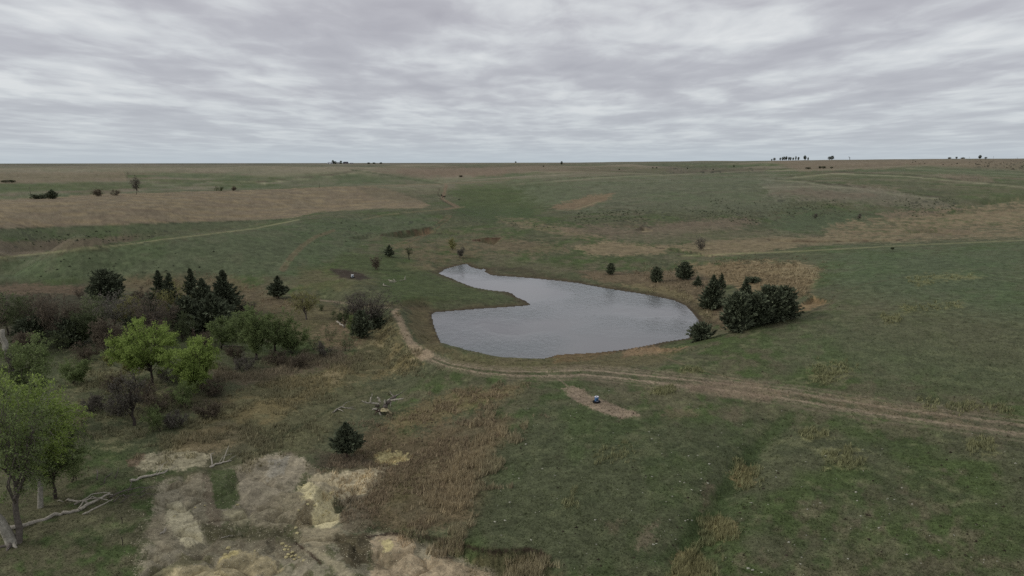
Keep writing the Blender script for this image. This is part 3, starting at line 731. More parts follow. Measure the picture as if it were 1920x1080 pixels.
# close the hole under the camera
cen = np.array([[0, 0, float(Z[0].mean())]]); ring = V[:NA]
put('ground', new_mesh('ground', np.r_[ring, cen], np.stack([np.arange(NA), (np.arange(NA)+1) % NA, np.full(NA, NA)], -1)[:, ::-1], np.tile(GREEN, (NA+1, 1)), alpha=np.zeros(NA+1)), M_ground, kind='structure')
cut('dirt_track', fc == 1, kind='structure')
cut('field', fc == 2, kind='structure')
for q, (lab, _) in enumerate(HEAPS):
    cut('dirt_mound', fc == 10+q, label=lab, category='dirt mound', group='dirt mounds at the bottom of the slope')

# ------------------------------------------------------------------ pond water
def water_build(N, L, b):
    b.inputs['IOR'].default_value = 1.33
    b.inputs['Specular IOR Level'].default_value = .5
    t = N('ShaderNodeTexCoord')
    mp = N('ShaderNodeMapping'); mp.inputs['Scale'].default_value = (1.0, .55, 1); mp.inputs['Rotation'].default_value = (0, 0, R(12)); L(t.outputs['Object'], mp.inputs[0])
    n = N('ShaderNodeTexNoise', Scale=.95, Detail=5, Roughness=.6, Distortion=.4); L(mp.outputs[0], n.inputs['Vector'])
    big = N('ShaderNodeTexNoise', Scale=.03, Detail=3, Roughness=.5); L(t.outputs['Object'], big.inputs['Vector'])
    cal = ramp(N, L, big.outputs['Fac'], [(.42, .10), (.56, 1.0)])
    mu = N('ShaderNodeMath', _operation='MULTIPLY'); L(n.outputs['Fac'], mu.inputs[0]); L(cal, mu.inputs[1])
    bp = N('ShaderNodeBump', Strength=.9, Distance=.24); L(mu.outputs[0], bp.inputs['Height']); L(bp.outputs[0], b.inputs['Normal'])
    c = ramp(N, L, big.outputs['Fac'], [(.35, (.150, .144, .146)), (.65, (.108, .122, .124))]); L(c, b.inputs['Base Color'])
M_water = mat('pond_water', rough=.09, build=water_build)
lo = POND.min(0)-3; hi = POND.max(0)+3
gx, gy = np.meshgrid(np.linspace(lo[0], hi[0], 60), np.linspace(lo[1], hi[1], 90))
keep = poly_sd(gx, gy, POND) > -4
Vw = np.stack([gx, gy, np.full(gx.shape, WZ)], -1).reshape(-1, 3)
ii, jj = np.meshgrid(np.arange(89), np.arange(59), indexing='ij')
Fw = np.stack([ii*60+jj, ii*60+jj+1, (ii+1)*60+jj+1, (ii+1)*60+jj], -1)
kk = keep[:-1, :-1] | keep[1:, :-1] | keep[:-1, 1:] | keep[1:, 1:]
Fw = Fw[kk].reshape(-1, 4); u, inv = np.unique(Fw.ravel(), return_inverse=True)
put('pond_water', new_mesh('pond_water', Vw[u], inv.reshape(Fw.shape), None), M_water, kind='structure')
# ------------------------------------------------------------------ plant and wood materials
def attr_mat(name, rough=.9, scale=3.0, lo=.75, hi=1.25, bump=0, spec=.1, trans=0.0):
    def bld(N, L, b):
        a = N('ShaderNodeAttribute', _attribute_name='cover')
        noise_tint(N, L, b, a.outputs['Color'], scale, lo, hi, 4, 'Object', bump, .03)
        if trans: 
            tr = N('ShaderNodeBsdfTranslucent'); L(a.outputs['Color'], tr.inputs[0])
            mx = N('ShaderNodeMixShader', Fac=trans)
            o = [n for n in b.id_data.nodes if n.type == 'OUTPUT_MATERIAL'][0]
            L(b.outputs[0], mx.inputs[1]); L(tr.outputs[0], mx.inputs[2]); L(mx.outputs[0], o.inputs[0])
    return mat(name, rough=rough, build=bld, spec=spec)
M_leaf = attr_mat('leaves', trans=.5, scale=.9, lo=.7, hi=1.3)
M_needle = attr_mat('cedar_needles', scale=1.2, lo=.6, hi=1.4)
M_bark = attr_mat('bark', scale=5, lo=.6, hi=1.35, bump=.6)
M_blade = attr_mat('grass_blades', scale=1.0, lo=.8, hi=1.2, trans=.2)
M_stone = attr_mat('limestone', scale=6, lo=.75, hi=1.2, bump=.5)

LEAFC = {'bright': lin(126,142,78), 'green': lin(104,116,76), 'olive': lin(122,121,80), 'sage': lin(104,112,82), 'brown': lin(94,86,74), 'grey': lin(96,92,84), 'dk': lin(82,90,64)}
BARK = {'dark': lin(60,54,50), 'grey': lin(92,86,80), 'pale': lin(132,128,118), 'brown': lin(80,68,60), 'bleached': lin(150,144,132), 'tan': lin(150,138,110)}

class Geo:
    def __init__(s): s.v = []; s.f = []; s.c = []; s.n = 0
    def add(s, v, f, c):
        v = np.asarray(v, float); s.v.append(v); s.f.append(np.asarray(f, int)+s.n); s.n += len(v)
        c = np.asarray(c, float); s.c.append(np.tile(c, (len(v), 1)) if c.ndim == 1 else c)
    def tube(s, P, rad, c, n=5, cap=False):
        P = np.asarray(P, float); k = len(P); rad = np.broadcast_to(rad, (k,)) if np.ndim(rad) == 0 else np.asarray(rad, float)
        d = np.gradient(P, axis=0); d /= np.linalg.norm(d, axis=1)[:, None]+1e-9
        ref = np.where(np.abs(d[:, 2:3]) > .8, [[1., 0, 0]], [[0, 0, 1.]])
        a = np.cross(d, ref); a /= np.linalg.norm(a, axis=1)[:, None]+1e-9; b = np.cross(d, a)
        th = np.arange(n)*2*np.pi/n
        v = P[:, None]+rad[:, None, None]*(a[:, None]*np.cos(th)[None, :, None]+b[:, None]*np.sin(th)[None, :, None])
        i = np.arange(k-1)[:, None]; j = np.arange(n)[None]; j2 = (j+1) % n
        q = np.stack([i*n+j, i*n+j2, (i+1)*n+j2, (i+1)*n+j], -1).reshape(-1, 4)
        f = np.r_[q[:, [0, 1, 2]], q[:, [0, 2, 3]]]
        v = v.reshape(-1, 3)
        if cap:
            v = np.r_[v, P[:1], P[-1:]]; m = k*n
            j = np.arange(n); f = np.r_[f, np.c_[j, np.full(n, m), (j+1) % n], np.c_[(k-1)*n+j, (k-1)*n+(j+1) % n, np.full(n, m+1)]]
        s.add(v, f, c)
    def leaves(s, P, size, c, var=.25, rg=None, up=0.0):
        """one small triangle per point"""
        rg = rg or rng; n = len(P)
        if n == 0: return
        a = rg.normal(size=(n, 3)); a /= np.linalg.norm(a, axis=1)[:, None]
        b = rg.normal(size=(n, 3)); b -= a*(a*b).sum(1)[:, None]; b /= np.linalg.norm(b, axis=1)[:, None]
        sz = size*rg.uniform(.6, 1.3, n)[:, None]
        v = np.stack([P-a*sz*.5-b*sz*.45, P+a*sz*.5-b*sz*.3, P+b*sz*.6], 1).reshape(-1, 3)
        tint = (1+rg.normal(size=(n, 1))*var).clip(.4, 1.8)*np.asarray(c)[None]
        s.add(v, np.arange(3*n).reshape(-1, 3), np.repeat(tint, 3, 0))
    def mesh(s, name, smooth=False):
        return new_mesh(name, np.concatenate(s.v), np.concatenate(s.f), np.concatenate(s.c), smooth)
    @property
    def empty(s): return not s.v

def bez(a, m, b, k=5, rg=None, wob=0.0):
    t = np.linspace(0, 1, k)[:, None]
    P = (1-t)**2*a+2*t*(1-t)*m+t*t*b
    if wob: P[1:-1] += (rg or rng).normal(size=(k-2, 3))*wob
    return P
def unit(v): return v/(np.linalg.norm(v)+1e-9)

def broadleaf(h, wid, fork, seed, nclus=14, twigs=9, leaf_n=3000, leaf=.22, lc='green', bk='dark', lean=0.0, r0=None, depthf=.9, low=-.35, stems=1):
    """trunk, limbs and crown of a broadleaf tree, in metres, standing on the origin"""
    rg = np.random.default_rng(seed); Ts = []; B_ = Geo(); Cg = Geo()
    r0 = r0 or h*.028; rx = wid/2; hc = h*(fork+1)/2; rz = h*(1-fork)/2*1.05
    bc = BARK[bk]; lcv = LEAFC[lc]
    forks = []
    for s_ in range(stems):
        off = np.array([rg.normal()*.25*(stems > 1), rg.normal()*.25*(stems > 1), -.25])
        top = np.array([lean*h*fork+rg.normal()*wid*.04*stems, rg.normal()*wid*.04*stems, h*fork])
        P = bez(off, (off+top)/2+rg.normal(size=3)*h*.03, top, 6, rg, h*.008)
        T = Geo(); T.tube(P, np.linspace(r0*1.25, r0*.7, 6)/math.sqrt(stems), bc*rg.uniform(.9, 1.1), 7); forks.append(P); Ts.append(T.mesh('trunk', True))
    cen = np.array([lean*h*.75, 0, hc])
    tips = []
    for q in range(nclus):
        for _ in range(20):
            d = unit(rg.normal(size=3)); 
            if d[2] > low: break
        c = cen+d*np.array([rx, rx*depthf, rz])*rg.uniform(.42, .80)
        P0 = forks[q % stems][rg.integers(3, 6)]
        P = bez(P0, P0*.45+c*.55+np.array([0, 0, -.04*h]) , c, 6, rg, h*.012)
        B_.tube(P, np.linspace(r0*.42, r0*.08, 6), bc*.85, 4)
        for t_i in range(twigs):
            s0 = P[rg.integers(2, 6)]
            dd = unit(unit(s0-cen+1e-6)*.7+rg.normal(size=3)*.65+np.array([0, 0, .35]))
            ln = rg.uniform(.18, .42)*min(rx, rz)*1.2
            e = s0+dd*ln
            Q = bez(s0, (s0+e)/2+rg.normal(size=3)*ln*.12, e, 4)
            B_.tube(Q, np.linspace(r0*.10, r0*.04, 4), bc, 3)
            tips.append((s0, e))
            for u in range(3):
                s1 = Q[rg.integers(1, 4)]; e1 = s1+unit(dd+rg.normal(size=3)*.7)*ln*.6
                B_.tube(np.array([s1, (s1+e1)/2+rg.normal(size=3)*ln*.05, e1]), np.array([r0*.055, r0*.04, r0*.02]), bc, 3)
                tips.append((s1, e1))
    if leaf_n:
        a = np.array([t[0] for t in tips]); b = np.array([t[1] for t in tips])
        k = rg.integers(0, len(tips), leaf_n); u = rg.uniform(.2, 1.1, (leaf_n, 1))
        P = a[k]*(1-u)+b[k]*u+rg.normal(size=(leaf_n, 3))*leaf*.9
        Cg.leaves(P, leaf, lcv, .22, rg)
    return Ts, B_.mesh('branch'), (None if Cg.empty else Cg.mesh('crown'))

def cedar(h, wid, seed, shape='cone', n=150, per=26, col=(.102, .118, .074), stemf=.08):
    rg = np.random.default_rng(seed); T = Geo(); Cg = Geo(); r0 = h*.03; rx = wid/2
    T.tube(bez(np.array([0, 0, -.2]), np.array([rg.normal()*.1, 0, h*.4]), np.array([0, 0, h*.8]), 5), np.linspace(r0*1.3, r0*.3, 5), BARK['brown'], 6)
    for i in range(n):
        t = rg.uniform(0, 1)**(1.1 if shape == 'cone' else .9)
        th = rg.uniform(0, 2*np.pi)
        if shape == 'cone': L_ = rx*1.08*(1.01-t)**.92*(.66+.55*rg.random())*(1 if t > .07 else .8); el = rg.uniform(.0, .55)+t*.75
        elif shape == 'round': L_ = rx*math.sqrt(max(0, 1-(t*1.02-.35)**2/.5))*(.62+.5*rg.random()); el = rg.uniform(-.1, .9)+t*.5
        elif shape == 'spire': L_ = rx*(1-t)**.95*(.5+.9*rg.random()); el = rg.uniform(.1, .7)+t*.6
        else: L_ = rx*(.5+.6*rg.random()); el = rg.uniform(-.05, .45)
        z0 = h*(stemf+t*(.97-stemf)) - L_*.55*math.sin(el)
        d = np.array([math.cos(th)*math.cos(el), math.sin(th)*math.cos(el), math.sin(el)])
        s = np.array([0, 0, max(z0, h*stemf)]); 
        m = per; u = rg.uniform(.12, 1.0, m)[:, None]
        bow = np.array([0, 0, .12*L_])
        P = s+d*L_*u+bow*(u**2)+rg.normal(size=(m, 3))*L_*.09*(1.15-u)+rg.normal(size=(m, 3))*.03
        # sprays: slim triangles aimed outward along the bough
        a = d[None]+rg.normal(size=(m, 3))*.42; a /= np.linalg.norm(a, axis=1)[:, None]
        b = np.cross(a, rg.normal(size=(m, 3))); b /= np.linalg.norm(b, axis=1)[:, None]
        sz = (wid*.036+.09)*rg.uniform(.7, 1.5, m)[:, None]*(1.15-.5*t)
        v = np.stack([P-b*sz*.42, P+b*sz*.42, P+a*sz*1.6], 1).reshape(-1, 3)
        tint = np.asarray(col)[None]*(1+rg.normal(size=(m, 1))*.3).clip(.4, 1.9)*(1+.25*np.sin(th*2+i))
        Cg.add(v, np.arange(3*m).reshape(-1, 3), np.repeat(tint, 3, 0))
    return T.mesh('trunk', True), None, Cg.mesh('crown')

def place_h(px_, base, hpx, wpx, dist=None):
    if dist is None: p = hit(px_, base)[0]
    else:
        dx, dy, _ = ray(px_, 300); k = dist/math.hypot(dx, dy); x, y = float(dx*k), float(dy*k); p = np.array([x, y, H1(x, y)])
    dep = p[1]*cp-(p[2]-CAM_H)*sp
    return p, hpx*dep/FPX/math.cos(PITCH*.8), wpx*dep/FPX
def tree_obj(name, parts, p, label, category, group, rot=0.0, scale=None, mats=None):
    root = bpy.data.objects.new(name, None); COL.objects.link(root); root.empty_display_size = .5
    root.location = tuple(p); root.rotation_euler = (0, 0, rot)
    if scale is not None: root.scale = scale
    root['label'] = label; root['category'] = category
    if group: root['group'] = group
    for nm, me, mt in zip(('trunk', 'branch', 'crown'), parts, mats):
        for m_ in (me if isinstance(me, list) else [me]):
            if m_ is not None: put(nm, m_, mt, root, **({} if nm == 'trunk' else {'kind': 'stuff'}))
    return root
BM = (M_bark, M_bark, M_leaf); CM = (M_bark, M_bark, M_needle)

# ---- broadleaf trees: px, base, top, width, fork, leaf colour, bark, clusters, leaves, leaf size, lean, label
G1 = 'leafing trees in the hollow below the dam'; G2 = 'bare and budding trees of the creek wood'
LT = [
 (75,952,704,225,.38,'bright','pale',26,6400,.26,-.05,'largest bright green cottonwood at left, rising from a pale trunk', 'cottonwood_tree', G1),
 (34,1018,712,150,.40,'green','grey',16,1900,.24,.03,'left edge cottonwood with a dark trunk beside the long fallen log', 'cottonwood_tree', G1),
 (104,934,775,110,.30,'green','dark',12,2400,.24,-.02,'cottonwood with a short dark trunk, right behind the pale trunked one', 'cottonwood_tree', G1),
 (56,812,638,225,.40,'green','grey',22,6500,.26,.0,'broad green tree behind the nearest cottonwood, under the broken snag', 'cottonwood_tree', G1),
 (288,724,605,132,.36,'bright','dark',20,6500,.27,-.03,'round topped green willow with dark forked limbs, left of the denser one', 'willow_tree', G1),
 (366,735,640,104,.22,'bright','dark',18,7000,.27,.0,'dense bright green willow, rightmost of the pair in the lower hollow', 'willow_tree', G1),
 (254,714,652,88,.35,'olive','dark',10,2000,.24,-.25,'thin yellow green tree leaning left of the round topped willow', 'willow_tree', G1),
 (252,798,700,66,.35,'grey','dark',12,0,.2,-.05,'bare dark sapling in front of the yellow green tree', 'bare_tree', G1),
 (290,808,766,50,.12,'green','dark',9,1500,.2,.0,'small green bush low in front of the willows', 'bush', G1),
 (345,762,716,72,.10,'green','dark',10,2200,.22,.0,'low green bush at the foot of the dense willow', 'bush', G1),
 (413,655,590,62,.25,'green','dark',11,2300,.26,.30,'leaning green tree growing over a broken grey log', 'willow_tree', G1),
 (480,674,583,104,.25,'green','dark',18,5200,.28,-.02,'broad green tree above the reed bed, middle of the row', 'willow_tree', G1),
 (515,660,583,66,.3,'green','dark',11,2300,.26,.18,'green tree behind the broad one, leaning to the right', 'willow_tree', G1),
 (546,663,605,66,.15,'green','dark',12,2600,.26,.0,'rounded green tree at the right end of the row above the reeds', 'willow_tree', G1),
 (574,599,543,62,.32,'olive','grey',14,1100,.24,.0,'thinly leafed grey tree with spreading limbs below the small dirt track', 'willow_tree', G1),
 (588,655,622,34,.1,'sage','dark',7,500,.22,.0,'small pale shrub right of the rounded green tree', 'bush', G1),
 (652,657,620,38,.1,'sage','dark',7,600,.22,.0,'small pale green shrub at the foot of the dam slope', 'bush', G1),
 (648,606,576,54,.1,'dk','dark',10,1700,.26,.0,'green bush on the left side of the bare tree by the dam road', 'bush', G1),
 (661,632,588,26,.12,'green','dark',7,900,.24,.0,'narrow light green bush against the dark cedar below the dam', 'bush', G1),
 (697,614,540,98,.22,'grey','dark',26,500,.2,.0,'wide bare tree beside the end of the dam road', 'bare_tree', None),
 (664,604,548,56,.3,'grey','dark',14,0,.2,.0,'slim bare tree on the left of the wide bare one by the dam', 'bare_tree', None),
 (14,628,543,92,.3,'sage','dark',15,1800,.28,.0,'green tinged tree at the far left of the creek wood', 'creek_tree', G2),
 (52,642,550,74,.3,'dk','dark',14,1500,.26,.0,'dull green tree second from the left of the creek wood', 'creek_tree', G2),
 (88,640,548,78,.38,'brown','grey',16,300,.24,.0,'bare creek tree with a thin pale stem, right of the dull green one', 'creek_tree', G2),
 (122,645,552,76,.34,'brown','dark',16,500,.24,.0,'bare brown creek tree right of the pale stemmed one', 'creek_tree', G2),
 (156,648,582,48,.2,'dk','dark',9,1600,.26,.0,'low green creek tree in front of the bare brown ones', 'creek_tree', G2),
 (183,636,546,64,.3,'sage','dark',13,1300,.26,.0,'green topped creek tree left of the tall pale trunk', 'creek_tree', G2),
 (217,634,548,86,.42,'grey','pale',18,250,.22,.02,'tallest bare creek tree with a straight pale trunk', 'creek_tree', G2),
 (247,630,552,60,.3,'olive','dark',11,1300,.24,.0,'yellowish green creek tree right of the pale trunk', 'creek_tree', G2),
 (282,640,556,72,.35,'brown','grey',15,300,.24,.12,'bare creek tree behind the round topped willow', 'creek_tree', G2),
 (312,628,560,62,.35,'brown','grey',13,300,.22,-.1,'bare creek tree in front of the twin cedars', 'creek_tree', G2),
 (333,612,528,58,.3,'olive','dark',12,900,.24,.0,'yellowish tree between the twin cedars and the spindly one', 'creek_tree', G2),
 (202,662,598,56,.2,'brown','dark',10,700,.24,.0,'low brown tree at the near edge of the creek wood', 'creek_tree', G2),
 (332,610,582,34,.1,'olive','dark',7,800,.24,.0,'small yellow green bush in the shade of the wood', 'creek_tree', G2),
 (-14,655,545,80,.3,'brown','grey',12,200,.24,.0,'bare creek tree cut by the left edge of the picture', 'creek_tree', G2),
 (150,560,536,24,.1,'brown','dark',8,200,.24,.0,'reddish bare shrub on the bank above the creek wood', 'creek_tree', G2),
 (270,566,540,40,.1,'brown','dark',9,200,.24,.0,'brown bare shrub between the round cedar and the twin cedars', 'creek_tree', G2),
 (466,588,563,32,.05,'grey','dark',11,150,.22,.0,'dark bare shrub alone in the brown grass right of the cedars', 'bush', None),
 (604,582,571,11,.05,'dk','dark',7,250,.24,.0,'tiny dark bush below the bright patch of dirt track', 'bush', None),
 (849,469,447,17,.2,'olive','dark',8,500,.4,.0,'small yellow green tree above the narrow arm of the pond', 'pond_bank_tree', None),
 (864,484,463,12,.2,'grey','grey',7,0,.3,.0,'thin grey sapling at the tip of the narrow pond arm', 'pond_bank_tree', None),
 (767,487,457,17,.3,'dk','dark',8,200,.3,.0,'nearly dead sapling right of the small cedar above the pond', 'pond_bank_tree', None),
 (706,506,479,24,.1,'brown','brown',8,0,.3,.0,'reddish bare shrub left of the pond arm below the small cedar', 'bush', None),
 (1313,469,446,21,.08,'grey','grey',14,0,.3,.0,'rounded grey bare shrub by the gully beyond the pond', 'bush', None),
 (1527,410,399,12,.1,'grey','dark',7,0,.3,.0,'left one of two small bare shrubs on the far right slope', 'bush', None),
 (1611,413,400,9,.2,'grey','dark',7,0,.3,.0,'right one of two small bare shrubs on the far right slope', 'bush', None),
 (330,800,772,54,.05,'grey','dark',9,250,.24,.0,'grey brush in front of the low green bush of the lower hollow', 'brush', G1),
 (268,752,716,56,.05,'brown','dark',9,250,.24,.0,'brown brush close left of the round topped willow trunk', 'brush', G1),
 (320,716,684,50,.05,'grey','dark',9,250,.24,.0,'grey brush between the two bright willows', 'brush', G1),
 (404,742,712,50,.05,'brown','dark',9,250,.24,.0,'brown brush right of the dense willow', 'brush', G1),
 (458,694,664,50,.05,'grey','dark',9,250,.24,.0,'grey brush below the broad green tree, left side', 'brush', G1),
 (566,690,664,46,.05,'brown','dark',9,250,.24,.0,'brown brush at the upper edge of the reed bed', 'brush', G1),
 (388,652,622,50,.05,'brown','dark',9,250,.24,.0,'brown brush just right of the broken stump', 'brush', G1),
 (180,770,738,44,.05,'grey','dark',8,250,.24,.0,'grey brush in the middle of the left meadow', 'brush', G1),
 (250,668,630,60,.2,'dk','dark',10,700,.24,.0,'dull green scrub behind the round topped willow', 'creek_tree', G2),
 (172,676,640,56,.15,'brown','dark',10,500,.24,.0,'brown scrub at the near edge of the wood, left of the meadow gap', 'creek_tree', G2),
 (430,640,604,50,.1,'dk','dark',9,700,.24,.0,'dull green scrub right below the tallest cedar', 'bush', G1),
 (300,770,728,70,.05,'brown','dark',10,300,.24,.0,'dark brush under the round topped willow', 'brush', G1),
 (226,778,742,46,.05,'grey','dark',9,250,.24,.0,'grey brush left of the bare sapling', 'brush', G1),
 (395,782,752,50,.05,'brown','dark',9,250,.24,.0,'brown brush right of the low green bush', 'brush', G1),
 (212,735,700,40,.05,'brown','dark',8,250,.24,.0,'brown brush below the thin yellow green tree', 'brush', G1),
 (440,676,650,44,.05,'brown','dark',8,250,.24,.0,'brown brush between the leaning tree and the broad one', 'brush', G1),
 (525,684,656,52,.05,'brown','dark',9,250,.24,.0,'brown brush at the foot of the broad green tree', 'brush', G1),
 (603,668,644,40,.05,'grey','dark',8,250,.24,.0,'grey brush at the right end of the reed bed', 'brush', G1),
 (620,640,606,40,.1,'sage','dark',8,500,.22,.0,'pale green bush in the brown weeds below the bare trees', 'bush', G1),
 (140,720,672,66,.15,'green','dark',10,1500,.24,.0,'green bush right of the broad tree behind the nearest cottonwood', 'bush', G1),
 (132,905,850,46,.2,'green','dark',9,700,.2,.0,'thin green sapling right of the dark trunked cottonwoods', 'bush', G1),
 (290,652,600,60,.3,'brown','dark',11,400,.24,.0,'brown tree between the wood and the round topped willow', 'creek_tree', G2),
 (232,660,618,54,.2,'brown','dark',10,400,.24,.0,'low brown tree right of the near edge of the creek wood', 'creek_tree', G2),
 (110,660,622,60,.15,'dk','dark',10,700,.24,.0,'low green scrub at the near edge of the creek wood', 'creek_tree', G2),
 (30,668,622,70,.15,'brown','dark',10,500,.24,.0,'low brown scrub at the left near edge of the creek wood', 'creek_tree', G2),
 (68,632,545,60,.3,'brown','grey',12,300,.24,.0,'bare brown tree between the two leftmost green ones of the wood', 'creek_tree', G2),
 (340,640,585,56,.2,'dk','dark',10,800,.24,.0,'dull green scrub in front of the dark cedars of the wood', 'creek_tree', G2),
 (185,368,356,24,.05,'brown','dark',9,200,.6,.0,'left brown shrub behind the brown field', 'bush', None),
 (216,367,357,30,.05,'brown','dark',9,200,.6,.0,'wide brown shrub behind the brown field, left of the tall bare tree', 'bush', None),
 (255,365,332,20,.3,'grey','grey',12,0,.6,.0,'tall pale bare tree standing behind the brown field', 'bare_tree', None),
 (411,358,349,24,.05,'dk','dark',9,350,.6,.0,'green shrub at the right end of the hedge behind the field', 'bush', None),
 (438,358,350,13,.05,'brown','dark',7,100,.6,.0,'small brown shrub right of the green one behind the field', 'bush', None),
]
for i, (px_, ba, to, wp, fk, lc, bk, nc, ln, ls, le, lab, nm, grp) in enumerate(LT):
    p, h, wd = place_h(px_, ba, ba-to, wp)
    big = 3.0 if h > 9 else 1
    if ln > 600 and lc in ('bright', 'green', 'olive', 'sage', 'dk'): ln = int(ln*3.4); ls *= .72
    elif lc in ('brown', 'grey'): ln = max(ln, 300)*6 if wp > 30 else 700
    if wp > 30 and wp < 135: wd *= 1.22
    parts = broadleaf(h, wd, fk, 100+i, int(nc*1.25), 10, int(ln*1.0), ls*(1.0 if h > 4 else .7), lc, bk, le, r0=h*((.0165 if h > 9 else .026) if fk > .2 else .018), stems=1 if fk > .2 else 3, low=-.25 if fk > .2 else -.1)
    cat = {'cottonwood_tree': 'tree', 'willow_tree': 'tree', 'bare_tree': 'tree', 'creek_tree': 'tree', 'pond_bank_tree': 'tree', 'bush': 'bush', 'brush': 'bush'}[nm]
    tree_obj(nm, parts, p, lab, cat, grp, 0, None, BM)

# ---- cedars: px, base, top, width, shape, label
G3 = 'dark cedars around the pond'; G4 = 'dark cedars of the creek wood'
CT = [
 (650,857,790,62,'cone','lone dark cedar on a bare stem, standing above the yellow mounds', None,200,34,.20),
 (522,560,517,35,'cone','pointed cedar standing alone between the wood and the pasture track', None,150,28,.14),
 (422,590,506,62,'cone','tallest pointed cedar at the right end of the creek wood', G4,190,30,.05),
 (400,616,552,88,'cone','broad dark cedar at the foot of the right end of the wood', G4,190,30,.02),
 (352,618,562,66,'round','dark cedar behind the dense willow, in the deepest shade', G4,150,28,.02),
 (384,600,522,70,'cone','cedar crowded left against the tallest pointed one', G4,150,28,.04),
 (363,594,502,60,'spire','spindly cedar with a ragged leaning tip', G4,110,22,.04),
 (304,598,507,62,'cone','left one of the twin pointed cedars', G4,150,28,.05),
 (323,598,511,52,'cone','right one of the twin pointed cedars', G4,150,28,.05),
 (200,570,511,62,'round','rounded dark cedar rising above the middle of the creek wood', G4,170,28,.06),
 (1,604,530,40,'cone','dark cedar cut by the left edge above the wood', G4,140,26,.04),
 (62,648,600,74,'round','low dark cedar in the shade at the left of the wood', G4,120,26,.02),
 (134,648,600,74,'round','low dark cedar in the shade at the middle of the wood', G4,120,26,.02),
 (262,636,598,60,'round','low dark cedar behind the top of the round topped willow', G4,120,26,.02),
 (678,634,584,42,'round','dark cedar under the bare trees by the dam', None,130,26,.03),
 (706,616,582,34,'cone','smaller dark cedar under the bare trees, nearer the dam road', None,120,26,.03),
 (730,481,459,19,'cone','small cedar above the pond on the left, with a dark bank beside it', None,110,20,.12),
 (1145,515,494,17,'round','leftmost small cedar on the far bank of the pond', G3,100,20,.05),
 (1230,529,502,24,'round','small cedar on the far bank, second from the left', G3,120,22,.03),
 (1283,524,493,31,'round','round cedar on the far bank, left of the large clump', G3,150,24,.06),
 (1308,537,517,16,'cone','very small cedar beside the tall one on the far bank', G3,90,20,.03),
 (1336,578,515,48,'cone','tall cedar standing left of the large cedar clump', G3,190,28,.02),
 (1352,542,511,19,'spire','slim cedar directly behind the tall one', G3,90,20,.04),
 (1412,530,518,30,'flat','low flat cedar on the brown slope behind the clump', G3,70,20,.02),
 (1381,621,552,60,'round','nearest cedar of the clump, at its lower left corner', G3,180,28,.02),
 (1395,604,523,64,'cone','tallest and leftmost peak of the cedar clump', G3,190,28,.02),
 (1442,604,541,70,'round','middle cedar of the large clump', G3,180,28,.02),
 (1468,598,540,56,'round','rightmost cedar of the large clump', G3,160,28,.02),
 (1414,612,556,64,'round','low cedar filling the front of the clump', G3,150,28,.02),
 (1318,637,609,44,'round','cedar at the waterline, leaning over the right shore', G3,150,26,.02),
 (98,373,356,24,'cone','pointed dark cedar behind the brown field at far left', None,90,18,.05),
 (74,373,364,34,'flat','low dark cedar thicket left of the pointed one behind the field', None,70,18,.02),
]
for i, (px_, ba, to, wp, shp, lab, grp, nn, per, stf) in enumerate(CT):
    p, h, wd = place_h(px_, ba, ba-to, wp)
    if shp != 'flat' and ba < 640: wd *= 1.15
    parts = cedar(h, wd, 500+i, shp, int(nn*1.3), int(per*1.5), stemf=stf)
    o = tree_obj('cedar_tree', parts, p, lab, 'cedar', grp, 0, None, CM)
    if 'waterline' in lab: o.rotation_euler = (0, R(-18), 0)
    if 'flat' == shp: o.scale = (1, 1, .8)

# ---- far trees on the skyline and shrubs in the middle distance, low detail
def far_mesh(seed, w_=1.0, lc='dk'):
    rg = np.random.default_rng(seed); T = Geo(); T.tube([[0, 0, -.1], [0, 0, .5]], [.05, .03], BARK['dark'], 5)
    Cg = Geo(); P = rg.normal(size=(260, 3)); P /= np.linalg.norm(P, axis=1)[:, None]; P *= rg.uniform(.3, 1, (260, 1))**.5
    P = P*[.5*w_, .5*w_, .42]+[0, 0, .56]; P += rg.normal(size=P.shape)*.03
    Cg.leaves(P, .17, LEAFC[lc]*.55, .25, rg); return T.mesh('trunk'), None, Cg.mesh('crown')
FM = [far_mesh(1, .8), far_mesh(2, 1.1), far_mesh(3, 1.0)]
SKY_T = [(1447,3,3,'leftmost speck of the long tree row on the right skyline'),(1452,5,4,'first full tree of the long row on the right skyline'),(1463,5,3,'tree third from the left in the long skyline row'),(1467,6,3,'tree fourth from the left in the long skyline row'),(1470,7,3,'tree fifth from the left in the long skyline row'),(1474,7,4,'tree sixth from the left, near the middle of the skyline row'),(1479,6,3,'tree seventh from the left in the long skyline row'),(1482,6,3,'pale tree eighth from the left in the long skyline row'),(1487,5,3,'tree standing alone right of the middle of the skyline row'),(1492,7,3,'rounded tree third from the right of the skyline row'),(1497,6,3,'slim tree right of the rounded one in the skyline row'),(1509,8,5,'tallest tree at the right end of the long skyline row'),(1515,5,3,'last small tree at the right end of the long skyline row'),
 (1555,6,5,'left of two touching trees alone on the right skyline'),(1560,7,6,'right of two touching trees alone on the right skyline'),
 (624,7,5,'dark tree right behind the pale shed of the skyline farm'),(639,6,4,'dark tree between the pale shed and the dark roofed house'),(628,5,6,'low tree in front of the skyline farm'),(691,3,6,'left low tree right of the skyline farm'),(701,3,5,'middle low tree right of the skyline farm'),(714,3,5,'right low tree right of the skyline farm'),
 (1780,3,6,'low bush left of the first power pole on the skyline'),(1793,4,3,'small tree left of the first power pole on the skyline'),(1805,2.5,7,'flat bush just left of the first power pole'),(1837,6,6,'ragged tree between the two right skyline power poles'),(1848,3,4,'small bush right of the ragged skyline tree'),(967,3,3,'single tiny bush on the middle of the skyline')]
